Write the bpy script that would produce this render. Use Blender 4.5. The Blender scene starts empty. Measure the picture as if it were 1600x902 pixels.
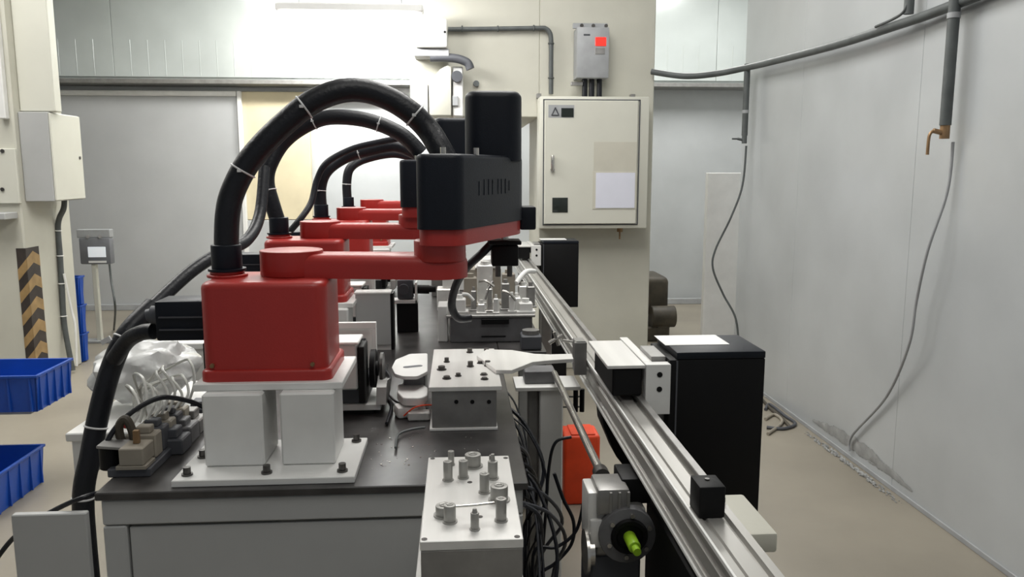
import bpy, bmesh, math, random
from mathutils import Vector, Matrix, Euler
random.seed(7)
R = math.radians
# ---------------------------------------------------------------- camera, world, lights, exposure
F_PX, CX, CY = 1250.0, 800.0, 451.0
VPX, HOR = 715.0, 265.0
PITCH = math.atan((CY-HOR)/F_PX)
YAW = math.atan((CX-VPX)*math.cos(PITCH)/F_PX)
CAMZ = 1.40
sc = bpy.context.scene
cd = bpy.data.cameras.new('camera'); cam = bpy.data.objects.new('camera', cd)
sc.collection.objects.link(cam); sc.camera = cam
cd.sensor_width = 36; cd.lens = 36*F_PX/1600.0; cd.clip_start = .05
cam.location = (0, 0, CAMZ)
cam.rotation_euler = (math.pi/2-PITCH, 0, -YAW)
CM = Euler(cam.rotation_euler).to_matrix()

w = bpy.data.worlds.new('world'); sc.world = w; w.use_nodes = True
w.node_tree.nodes['Background'].inputs[0].default_value = (.80, .84, .88, 1)
w.node_tree.nodes['Background'].inputs[1].default_value = .26
sc.view_settings.view_transform = 'Standard'; sc.view_settings.look = 'None'
sc.view_settings.gamma = 1; sc.view_settings.use_curve_mapping = False
sc.view_settings.exposure = 0.0
LAMP_E = 40.0                                   # emission of the tube diffusers
def area(name, loc, sx, sy, power, rot=(0, 0, 0), col=(1, .985, .95)):
    l = bpy.data.lights.new(name, 'AREA'); l.shape = 'RECTANGLE'; l.size = sx; l.size_y = sy
    l.energy = power; l.color = col
    o = bpy.data.objects.new(name, l); sc.collection.objects.link(o); o.location = loc; o.rotation_euler = rot
    return o
area('unseen_overhead_light', (0.3, 3.3, 3.42), 1.2, 2.4, 80)
area('unseen_overhead_light', (-2.6, 3.6, 3.42), 1.2, 2.4, 78)
area('unseen_overhead_light', (0.3, 0.1, 3.42), 1.6, 1.6, 26)  # added fill light above the camera, no fixture in view
area('unseen_overhead_light', (-1.8, 6.4, 3.42), 1.2, 1.2, 75)
area('unseen_overhead_light', (2.0, 6.7, 3.42), 1.2, 1.2, 75)  # added to brighten the back wall past the right wall's end

def ray(px, py):
    return CM @ Vector(((px-CX)/F_PX, (CY-py)/F_PX, -1))
def at(px, py, Y):
    d = ray(px, py); k = Y/d.y
    return Vector((d.x*k, Y, CAMZ+d.z*k))
def onz(px, py, z):
    d = ray(px, py); k = (z-CAMZ)/d.z
    return Vector((d.x*k, d.y*k, z))

def onx(px, py, X):
    d = ray(px, py); k = X/d.x
    return Vector((X, d.y*k, CAMZ+d.z*k))
# ---------------------------------------------------------------- materials
def mat(name, col, rough=.5, metal=0.0, noise=.06, scale=12, bump=0.0, bscale=60, spec=.5, coat=0, stretch=None, emis=None, trans=0, alpha=1):
    m = bpy.data.materials.new(name); m.use_nodes = True
    nt = m.node_tree; b = nt.nodes['Principled BSDF']
    b.inputs['Roughness'].default_value = rough; b.inputs['Metallic'].default_value = metal
    b.inputs['Specular IOR Level'].default_value = spec; b.inputs['Coat Weight'].default_value = coat
    b.inputs['Coat Roughness'].default_value = .15
    b.inputs['Transmission Weight'].default_value = trans; b.inputs['Alpha'].default_value = alpha
    tc = nt.nodes.new('ShaderNodeTexCoord'); mp = nt.nodes.new('ShaderNodeMapping')
    nt.links.new(tc.outputs['Object'], mp.inputs[0])
    if stretch: mp.inputs['Scale'].default_value = stretch
    n = nt.nodes.new('ShaderNodeTexNoise'); n.inputs['Scale'].default_value = scale; n.inputs['Detail'].default_value = 6
    nt.links.new(mp.outputs[0], n.inputs['Vector'])
    r = nt.nodes.new('ShaderNodeValToRGB')
    r.color_ramp.elements[0].position = .3; r.color_ramp.elements[1].position = .7
    r.color_ramp.elements[0].color = tuple(max(0, c*(1-noise*2)) for c in col)+(1,)
    r.color_ramp.elements[1].color = tuple(min(1, c*(1+noise)) for c in col)+(1,)
    nt.links.new(n.outputs['Fac'], r.inputs[0]); nt.links.new(r.outputs[0], b.inputs['Base Color'])
    if bump:
        n2 = nt.nodes.new('ShaderNodeTexNoise'); n2.inputs['Scale'].default_value = bscale
        nt.links.new(mp.outputs[0], n2.inputs['Vector'])
        bp = nt.nodes.new('ShaderNodeBump'); bp.inputs['Strength'].default_value = bump; bp.inputs['Distance'].default_value = .004
        nt.links.new(n2.outputs['Fac'], bp.inputs['Height']); nt.links.new(bp.outputs[0], b.inputs['Normal'])
    if emis:
        b.inputs['Emission Color'].default_value = emis[:3]+(1,); b.inputs['Emission Strength'].default_value = emis[3]
    return m
M = {}
M['red'] = mat('red_enamel', (.385, .020, .015), .42, noise=.05, scale=5, bump=.08, bscale=250, coat=.15)
M['black'] = mat('black_plastic', (.0035, .006, .012), .45, noise=.1, bump=.1, bscale=300, spec=.3)
M['hose'] = mat('black_hose', (.007, .008, .012), .42, noise=.1, bump=.25, bscale=120, spec=.4)
M['blackmetal'] = mat('black_anodised', (.0025, .0025, .003), .55, spec=.25)
M['alu'] = mat('aluminium', (.74, .735, .71), .38, .3, noise=.08, scale=20, bump=.05, stretch=(1, .05, 1))
M['railalu'] = mat('rail_aluminium', (.43, .42, .395), .36, .45, noise=.1, scale=14, stretch=(1, .04, 1))
M['alud'] = mat('grey_aluminium', (.30, .295, .285), .4, .6, noise=.1, scale=20)
M['steel'] = mat('polished_steel', (.62, .60, .56), .25, .9, noise=.1)
M['peg'] = mat('brushed_steel', (.36, .355, .335), .42, .5, noise=.1)
M['dsteel'] = mat('dark_steel', (.10, .095, .09), .35, .6, noise=.2)
M['white'] = mat('white_coated_steel', (.74, .74, .72), .42, noise=.03)
M['panelgrey'] = mat('light_grey_coated_steel', (.43, .435, .43), .5, noise=.04, scale=4)
M['cream'] = mat('cream_paint', (.56, .55, .475), .55, noise=.04, scale=3, bump=.08)
M['creamc'] = mat('lit_cream_cabinet_paint', (.62, .615, .54), .45, noise=.02, scale=4)
M['wallgrey'] = mat('grey_sandwich_panel', (.455, .475, .485), .3, noise=.05, scale=2.2, bump=.03, bscale=4, spec=.6, coat=.2)
M['backgrey'] = mat('dull_grey_door_sheet', (.43, .44, .445), .45, noise=.04, scale=2)
M['band'] = mat('glossy_ribbed_sheet', (.52, .56, .55), .16, .15, noise=.05, scale=2, spec=.8)
M['beige'] = mat('beige_board', (.62, .55, .38), .6, noise=.07, scale=3)
M['ceil'] = mat('ceiling_sheet', (.6, .61, .61), .6)
M['blue'] = mat('blue_plastic', (.008, .07, .40), .35, noise=.08, scale=5, spec=.5)
M['orange'] = mat('orange_plastic', (.78, .06, .008), .5, noise=.08)
M['lime'] = mat('lime_plastic', (.35, .62, .03), .35, noise=.1)
M['grey'] = mat('grey_plastic', (.35, .36, .37), .5)
M['midgrey'] = mat('mid_grey_plastic', (.17, .175, .19), .5)
M['dgrey'] = mat('dark_grey_plastic', (.07, .074, .085), .5)
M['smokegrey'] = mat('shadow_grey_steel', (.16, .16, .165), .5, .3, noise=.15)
M['hazy'] = mat('yellow_tape_paint', (.36, .235, .10), .5, noise=.15)
M['hazk'] = mat('black_tape_paint', (.045, .035, .03), .5, noise=.2)
M['brass'] = mat('aged_brass', (.30, .19, .10), .45, .6, noise=.2)
M['brown'] = mat('dark_brown_casting', (.06, .05, .035), .6, noise=.25)
M['tan'] = mat('tan_plastic', (.30, .27, .22), .5, noise=.1)
M['paper'] = mat('paper', (.70, .71, .80), .7, noise=.01)
M['pocket'] = mat('clear_pocket', (.56, .54, .46), .3, noise=.02)
M['pipe'] = mat('grey_pipe', (.09, .10, .10), .5, noise=.12)
M['glassd'] = mat('dark_window', (.02, .025, .022), .15)
M['redlight'] = mat('red_lamp', (.8, .03, .02), .3, emis=(1.0, .03, .02, .9))
M['screen'] = mat('lit_screen', (.7, .72, .74), .4, emis=(.8, .85, .9, .35))
M['lampglow'] = mat('lamp_diffuser', (1, 1, 1), .5, emis=(1, .99, .97, LAMP_E))
M['bag'] = mat('milky_plastic_film', (.74, .75, .74), .25, noise=.05, trans=.35, bump=.6, bscale=30)
M['tubew'] = mat('white_tube', (.62, .62, .58), .3)
M['crumb'] = mat('dirty_filler', (.30, .305, .30), .8, noise=.15, scale=12, bump=.1, bscale=30)
M['tie'] = mat('cable_tie_nylon', (.70, .70, .70), .4)
M['wood'] = mat('worn_skin', (.3, .25, .2), .6)

def floor_mat():
    m = mat('beige_concrete', (.27, .243, .195), .42, noise=.09, scale=1.6, bump=.05, bscale=9)
    nt = m.node_tree; b = nt.nodes['Principled BSDF']
    return m
M['floor'] = floor_mat()
def table_mat():
    m = bpy.data.materials.new('dark_worktop'); m.use_nodes = True
    nt = m.node_tree; b = nt.nodes['Principled BSDF']; b.inputs['Roughness'].default_value = .33
    tc = nt.nodes.new('ShaderNodeTexCoord'); n = nt.nodes.new('ShaderNodeTexNoise'); n.inputs['Scale'].default_value = 9; n.inputs['Detail'].default_value = 8
    nt.links.new(tc.outputs['Object'], n.inputs['Vector'])
    r = nt.nodes.new('ShaderNodeValToRGB'); r.color_ramp.elements[0].position = .35; r.color_ramp.elements[1].position = .75
    r.color_ramp.elements[0].color = (.022, .02, .02, 1); r.color_ramp.elements[1].color = (.075, .072, .07, 1)
    nt.links.new(n.outputs['Fac'], r.inputs[0]); nt.links.new(r.outputs[0], b.inputs['Base Color'])
    return m
M['table'] = table_mat()

# ---------------------------------------------------------------- helpers
C = sc.collection
ORG = {}
def merge(bm, t):
    me = bpy.data.meshes.new('tmp'); t.to_mesh(me); t.free(); bm.from_mesh(me); bpy.data.meshes.remove(me)
def B(): return bmesh.new()
def box(bm, x0, x1, y0, y1, z0, z1, bev=0, seg=1, rot=None, piv=None):
    t = bmesh.new(); bmesh.ops.create_cube(t, size=1)
    c = Vector(((x0+x1)/2, (y0+y1)/2, (z0+z1)/2))
    for v in t.verts:
        v.co = Vector((v.co.x*abs(x1-x0), v.co.y*abs(y1-y0), v.co.z*abs(z1-z0)))+c
    if bev: bmesh.ops.bevel(t, geom=t.edges[:], offset=bev, segments=seg, profile=.5, affect='EDGES', clamp_overlap=True)
    if rot:
        p = Vector(piv) if piv else c
        mt = Matrix.Translation(p) @ Euler(rot).to_matrix().to_4x4() @ Matrix.Translation(-p)
        bmesh.ops.transform(t, matrix=mt, verts=t.verts)
    merge(bm, t); return bm
def cyl(bm, p0, p1, r, seg=20, r2=None, bev=0):
    p0 = Vector(p0); p1 = Vector(p1); d = p1-p0
    t = bmesh.new(); bmesh.ops.create_cone(t, cap_ends=True, segments=seg, radius1=r, radius2=r if r2 is None else r2, depth=d.length)
    if bev:
        es = [e for e in t.edges if len(e.link_faces) == 2 and any(len(f.verts) > 4 for f in e.link_faces)]
        bmesh.ops.bevel(t, geom=es, offset=bev, segments=3, profile=.5, affect='EDGES')
    q = Vector((0, 0, 1)).rotation_difference(d.normalized())
    bmesh.ops.transform(t, matrix=Matrix.Translation((p0+p1)/2) @ q.to_matrix().to_4x4(), verts=t.verts)
    merge(bm, t); return bm
def prism(bm, poly, z0, z1, bev=0, seg=3, vbev=0):
    t = bmesh.new()
    vs = [t.verts.new((x, y, z0)) for x, y in poly]
    f = t.faces.new(vs); f.normal_update()
    if f.normal.z > 0: bmesh.ops.reverse_faces(t, faces=[f])
    g = bmesh.ops.extrude_face_region(t, geom=[f])
    for v in [e for e in g['geom'] if isinstance(e, bmesh.types.BMVert)]: v.co.z = z1
    t.normal_update()
    if vbev:
        es = [e for e in t.edges if abs(e.verts[0].co.z-e.verts[1].co.z) > 1e-6]
        bmesh.ops.bevel(t, geom=es, offset=vbev, segments=6, profile=.5, affect='EDGES', clamp_overlap=True)
    if bev:
        es = [e for e in t.edges if abs(e.verts[0].co.z-e.verts[1].co.z) < 1e-6 and abs(e.verts[0].co.z-z1) < 1e-5]
        bmesh.ops.bevel(t, geom=es, offset=bev, segments=seg, profile=.5, affect='EDGES', clamp_overlap=True)
    bmesh.ops.recalc_face_normals(t, faces=t.faces)
    merge(bm, t); return bm
def prism_dir(bm, poly, a, b, bev=0):
    """poly in (u,v) extruded along axis: a,b = ('x',x0,x1): u=y v=z ; ('y',..): u=x v=z"""
    t = bmesh.new(); ax, p0 = a; p1 = b
    def P(u, v, p): return (p, u, v) if ax == 'x' else (u, p, v)
    v0 = [t.verts.new(P(u, v, p0)) for u, v in poly]; v1 = [t.verts.new(P(u, v, p1)) for u, v in poly]
    t.faces.new(v0); t.faces.new(v1[::-1]); n = len(poly)
    for i in range(n): t.faces.new((v0[i], v1[i], v1[(i+1) % n], v0[(i+1) % n]))
    if bev: bmesh.ops.bevel(t, geom=t.edges[:], offset=bev, segments=2, profile=.5, affect='EDGES', clamp_overlap=True)
    bmesh.ops.recalc_face_normals(t, faces=t.faces)
    merge(bm, t); return bm
def spline(pts, n=8):
    pts = [Vector(p) for p in pts]; out = []
    for i in range(len(pts)-1):
        p0 = pts[max(i-1, 0)]; p1 = pts[i]; p2 = pts[i+1]; p3 = pts[min(i+2, len(pts)-1)]
        for k in range(n):
            t = k/n
            out.append(.5*((2*p1)+(-p0+p2)*t+(2*p0-5*p1+4*p2-p3)*t*t+(-p0+3*p1-3*p2+p3)*t**3))
    out.append(pts[-1]); return out
def tube(bm, pts, r, seg=10, n=8, smooth=True, ribs=0):
    P = spline(pts, n) if smooth else [Vector(p) for p in pts]
    t = bmesh.new(); rings = []; up = None
    for i, p in enumerate(P):
        d = (P[min(i+1, len(P)-1)]-P[max(i-1, 0)]).normalized()
        if up is None: up = d.orthogonal().normalized()
        up = (up-d*up.dot(d)); up = up.normalized() if up.length > 1e-6 else d.orthogonal().normalized()
        s = d.cross(up); rr = r*(1-ribs*(i % 2))
        rings.append([t.verts.new(p+up*math.cos(2*math.pi*k/seg)*rr+s*math.sin(2*math.pi*k/seg)*rr) for k in range(seg)])
    for a, b in zip(rings, rings[1:]):
        for k in range(seg): t.faces.new((a[k], a[(k+1) % seg], b[(k+1) % seg], b[k]))
    t.faces.new(rings[0][::-1]); t.faces.new(rings[-1])
    bmesh.ops.recalc_face_normals(t, faces=t.faces)
    merge(bm, t); return bm
def ring(bm, c, axis, R_, r_, seg=24, ss=6):
    c = Vector(c); axis = Vector(axis).normalized(); u = axis.orthogonal().normalized(); v = axis.cross(u)
    t = bmesh.new(); rs = []
    for i in range(seg):
        a = 2*math.pi*i/seg; d = u*math.cos(a)+v*math.sin(a)
        rs.append([t.verts.new(c+d*(R_+r_*math.cos(2*math.pi*k/ss))+axis*r_*math.sin(2*math.pi*k/ss)) for k in range(ss)])
    for i in range(seg):
        a, b = rs[i], rs[(i+1) % seg]
        for k in range(ss): t.faces.new((a[k], b[k], b[(k+1) % ss], a[(k+1) % ss]))
    bmesh.ops.recalc_face_normals(t, faces=t.faces)
    merge(bm, t); return bm
def obj(name, bm, m, parent=None, smooth=True, loc=None):
    off = ORG[parent] if parent else Vector(loc or (0, 0, 0))
    if off.length: bmesh.ops.translate(bm, vec=-off, verts=bm.verts)
    me = bpy.data.meshes.new(name); bm.to_mesh(me); bm.free()
    me.materials.append(M[m])
    if smooth:
        for p in me.polygons: p.use_smooth = True
        try: me.set_sharp_from_angle(angle=R(35))
        except Exception: pass
    o = bpy.data.objects.new(name, me); C.objects.link(o)
    if parent: o.parent = parent
    else: o.location = off
    ORG[o] = off
    return o
def tag(o, label=None, cat=None, group=None, kind=None):
    if label: o['label'] = label
    if cat: o['category'] = cat
    if group: o['group'] = group
    if kind: o['kind'] = kind
    return o
def thing(name, loc, label, cat, group=None):
    o = bpy.data.objects.new(name, None); o.empty_display_size = .05; C.objects.link(o); o.location = loc
    ORG[o] = Vector(loc); return tag(o, label, cat, group)
def single(name, bm, m, label, cat, loc, group=None, smooth=True):
    return tag(obj(name, bm, m, None, smooth, loc), label, cat, group)
def struct(name, bm, m, smooth=False):
    return tag(obj(name, bm, m, None, smooth), kind='structure')
def lab(o, s): o['label'] = s; return o
def kids(o): return [c for c in bpy.data.objects if c.parent == o]
def copy_tree(o, off, label, skip=()):
    r = o.copy(); C.objects.link(r); r.location = Vector(o.location)+Vector(off); r['label'] = label
    ORG[r] = ORG[o]+Vector(off)
    for c in kids(o):
        if c.name.split('.')[0] in skip: continue
        d = c.copy(); C.objects.link(d); d.parent = r; ORG[d] = ORG[r]
        for g in kids(c):
            e = g.copy(); C.objects.link(e); e.parent = d; ORG[e] = ORG[r]
    return r

# ================================================================ SETTING
TZ = .78                                  # worktop height
struct('floor', box(B(), -5.5, 3.2, -2.5, 8.6, -.1, 0), 'floor')
struct('ceiling', box(B(), -5.5, 3.2, -2.5, 8.6, 3.5, 3.6), 'ceil')
struct('wall_left', box(B(), -5.6, -5.5, -2.5, 8.6, 0, 3.5), 'wallgrey')
wr = struct('wall_right', box(B(), 1.94, 2.02, -2.5, 5.32, 0, 3.5), 'smokegrey')
for i in range(7):                         # sandwich panels, each its own sheet with a joint
    y0 = -2.5+i*1.15; y1 = min(y0+1.149, 5.32)
    obj('wall_panel', box(B(), 1.90, 1.94, y0, y1, 0, 3.5, .002), 'wallgrey', wr, False)
struct('wall_right_far', box(B(), 3.2, 3.3, 5.3, 8.6, 0, 3.5), 'wallgrey')
struct('wall_right_return', box(B(), 2.02, 3.2, 5.28, 5.36, 0, 3.5), 'wallgrey')
struct('wall_back', box(B(), -5.5, 3.2, 8.3, 8.4, 0, 3.5), 'wallgrey')
# glossy ribbed upper band of the back wall
zb = at(300, 124, 8.05).z
band = struct('trim_1', box(B(), -5.5, 3.2, 8.07, 8.3, zb, 3.5), 'band')
x = -5.18
k = 0
while x < 3.15:
    obj('sheet', box(B(), x+.002, min(x+1.94, 3.2)-.002, 8.045, 8.07, zb+.02, 3.5, .002), 'band', band, False)
    rb = B()
    for q in range(1, 12):
        xx = x+q*.16
        if xx < 3.15: prism_dir(rb, [(xx-.012, 8.045), (xx+.012, 8.045), (xx, 8.038)], ('y', 0), 1) if False else cyl(rb, (xx, 8.047, zb+.03), (xx, 8.047, zb+.36), .0045, 6)
    o = obj('ribs', rb, 'band', band); o['kind'] = 'stuff'
    x += 1.94
struct('trim_2', box(B(), -5.5, 3.2, 8.0, 8.3, zb-.045, zb-.004, .004), 'alud')
# sliding door below the band
dtop = at(300, 143, 8.25).z
xl = at(97, 300, 8.22).x; xr = at(383, 300, 8.22).x; xr2 = at(487, 300, 8.22).x
d1 = struct('door_1', box(B(), xl, xr-.03, 8.2, 8.3, .02, dtop, .008), 'backgrey')
obj('top_channel', box(B(), xl, xr-.03, 8.17, 8.2, dtop-.05, dtop, .008, 2), 'white', d1)  # white puts the lamp's highlight along the door top into the colour
obj('edge_channel', box(B(), xl-.02, xl+.02, 8.17, 8.2, .02, dtop, .004), 'alud', d1)
d2 = struct('door_2', box(B(), xr, xr2, 8.22, 8.3, .9, dtop, .004), 'beige')
obj('kick_panel', box(B(), xr, xr2, 8.22, 8.3, .02, .895, .004), 'backgrey', d2)
obj('door_frame', box(B(), xr-.025, xr+.015, 8.17, 8.22, .02, dtop, .004), 'white', d2)
struct('baseboard_back', box(B(), -5.5, 3.2, 8.15, 8.2, 0, .06, .004), 'grey')
struct('baseboard_right', box(B(), 1.892, 1.90, -1, 5.3, 0, .022, .002), 'grey')
# cream pillar and the bulkhead beside it
PY = 5.5
px1 = at(1018, 300, PY).x; px0 = at(842, 300, PY).x; pxl = at(640, 100, PY).x
struct('wall_pillar', box(B(), px0, px1, PY, PY+.75, 0, 3.5, .006), 'cream')
zbk = at(820, 183, PY).z
struct('wall_bulkhead', box(B(), pxl, px0, PY, PY+1.6, zbk, 3.5, .004), 'cream')
# left column
cxr = at(38, 300, 5.3).x
cyb = onx(119, 450, cxr).y
col = struct('wall_column', box(B(), -4.5, cxr, 5.25, cyb, 0, 3.5, .01), 'cream')
# white upright panel beyond the right wall
p0 = at(1100, 400, 5.75); p1 = at(1160, 400, 5.75); zt = at(1130, 270, 5.75).z
single('upright_panel', box(B(), p0.x, p1.x, 5.72, 5.78, 0, zt, .004), 'white', 'narrow white upright panel standing past the end of the grey right wall', 'panel', (p0.x, 5.75, 0))

# ================================================================ LAMPS
def tube_lamp(name, c, L, label, wires=True):
    t = thing(name, c, label, 'lamp', 'hanging tube lamps')
    x, y, z = c
    obj('housing', box(B(), x-L/2, x+L/2, y-.06, y+.06, z+.02, z+.07, .01), 'white', t)
    for s in (-1, 1):
        obj('tube', cyl(B(), (x-L/2+.02, y+s*.028, z), (x+L/2-.02, y+s*.028, z), .016, 12), 'lampglow', t)
    for s in (-1, 1):
        obj('hanger', cyl(B(), (x+s*L*.35, y, z+.07), (x+s*L*.35, y, 3.5), .004, 6), 'grey', t)
lp = at(548, 26, 5.0)
tube_lamp('tube_lamp', tuple(lp), .86, 'glaring double tube lamp hanging high before the back wall')
tube_lamp('tube_lamp', (-4.3, 5.0, 2.83), 1.15, 'double tube lamp hanging above the left aisle')
lw = at(562, 48, 7.4)
area('added_glare_light', (lw.x+.1, 7.5, lw.z), 1.1, .12, 70, (R(70), 0, 0))  # added light close to the back wall, blows out the upper band
area('added_glare_light', (lp.x, lp.y+.08, lp.z-.02), .8, .1, 12, (R(60), 0, R(-15)))  # extra light added beside the lamp to brighten the bulkhead

# ================================================================ WORK BENCH
TX0, TX1, TY0, TY1 = -.70, .135, 1.53, 5.3
t = thing('work_bench', (-.28, TY0, 0), 'long white machine bench with dark grey worktop under the red robots', 'workbench')
obj('worktop', box(B(), TX0-.008, TX1, TY0-.008, TY1, TZ-.016, TZ, .002), 'table', t, False)
obj('top_rail', box(B(), TX0, TX1-.01, TY0, TY1-.02, TZ-.07, TZ-.018, .003), 'panelgrey', t)
obj('corner_post', box(B(), TX0, TX0+.045, TY0, TY0+.045, .0, TZ-.072, .003), 'panelgrey', t)
obj('corner_post', box(B(), TX1-.055, TX1-.01, TY0, TY0+.045, .0, TZ-.072, .003), 'panelgrey', t)
obj('corner_post', box(B(), TX0, TX0+.045, TY1-.07, TY1-.02, .0, TZ-.072, .003), 'panelgrey', t)
obj('corner_post', box(B(), TX1-.055, TX1-.01, TY1-.07, TY1-.02, .0, TZ-.072, .003), 'panelgrey', t)
obj('side_wing', box(B(), TX1+.002, .30, 2.68, 3.25, TZ-.05, TZ, .002), 'table', t, False)
obj('wing_leg', box(B(), .24, .28, 3.15, 3.19, 0, TZ-.05, .002), 'panelgrey', t)
obj('front_panel', box(B(), TX0+.048, TX1-.058, TY0+.006, TY0+.02, .08, TZ-.077, .002), 'panelgrey', t)
obj('side_panel', box(B(), TX0+.004, TX0+.016, TY0+.05, TY1-.08, .08, TZ-.077, .002), 'panelgrey', t)
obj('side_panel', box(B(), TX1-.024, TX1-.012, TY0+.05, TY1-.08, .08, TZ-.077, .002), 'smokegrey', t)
dl = at(20, 803, 1.50)
dd = obj('open_door', box(B(), dl.x, TX0-.012, 1.492, 1.508, .1, dl.z, .002), 'panelgrey', t)
lab(dd, 'side door swung open beyond the bench corner')

# ================================================================ ROBOTS AND PEDESTALS
RY = 1.655   # front of red base
def make_pedestal():
    fl = onz(268, 762, TZ); fr = onz(554, 756, TZ)
    x0, x1, y0 = fl.x, fr.x, (fl.y+fr.y)/2
    y1 = y0+.235
    t = thing('robot_pedestal', ((x0+x1)/2, (y0+y1)/2, TZ), 'white steel robot stand nearest the camera, hex bolts along its front', 'pedestal', 'white robot stands on the bench')
    obj('base_plate', box(B(), x0, x1, y0, y1, TZ, TZ+.014, .0015), 'white', t)
    a = at(320, 700, y0+.075).x; b = at(418, 700, y0+.075).x; c = at(437, 700, y0+.075).x; d = at(524, 700, y0+.075).x
    zt = .948
    for (q0, q1) in ((a, b-.006), (c+.004, d)):
        obj('post', box(B(), q0, q1, y0+.07, y0+.20, TZ+.014, zt, .004), 'white', t)
    tp0 = at(303, 610, 1.642).x; tp1 = at(536, 610, 1.642).x
    obj('top_plate', box(B(), tp0, tp1, 1.635, 1.87, zt, zt+.015, .0015), 'white', t)
    for (bx, by) in ((x0+.022, y0+.03), (x0+.5*(x1-x0), y0+.03), (x1-.028, y0+.03), (x0+.022, y0+.13), (x1-.022, y0+.21)):
        bo = obj('bolt', cyl(cyl(B(), (bx, by, TZ+.014), (bx, by, TZ+.018), .011, 16), (bx, by, TZ+.018), (bx, by, TZ+.031), .0075, 12), 'dsteel', t)
    return t
ped = make_pedestal()

EL = Vector((-.040, 1.745, 0)); SH = Vector((-.368, 1.79, 0))
def stadium(c0, c1, r0, r1, n=14):
    d = (c1-c0).normalized(); a0 = math.atan2(d.y, d.x); pts = []
    for i in range(n+1):
        a = a0-math.pi/2+math.pi*i/n; pts.append((c1.x+r1*math.cos(a), c1.y+r1*math.sin(a)))
    for i in range(n+1):
        a = a0+math.pi/2+math.pi*i/n; pts.append((c0.x+r0*math.cos(a), c0.y+r0*math.sin(a)))
    return pts
def hose_path(pix, Y): return [at(x, y, yy) for (x, y), yy in zip(pix, Y)]
def add_hose(t, pix, Ys, r, ties=(), name='cable_hose', n=10):
    P = hose_path(pix, Ys)
    h = obj(name, tube(B(), P, r, 18, n), 'hose', t)
    S = spline(P, 10)
    for f in ties:
        i = int(f*(len(S)-1)); d = S[min(i+1, len(S)-1)]-S[max(i-1, 0)]
        tb = ring(B(), S[i], d, r+.0008, .0022, 22)
        side = d.normalized().orthogonal().normalized()
        box(tb, S[i].x-.004, S[i].x+.004, S[i].y-r-.007, S[i].y-r, S[i].z-.003, S[i].z+.003)
        obj('cable_tie', tb, 'tie', h)
    return h
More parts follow.
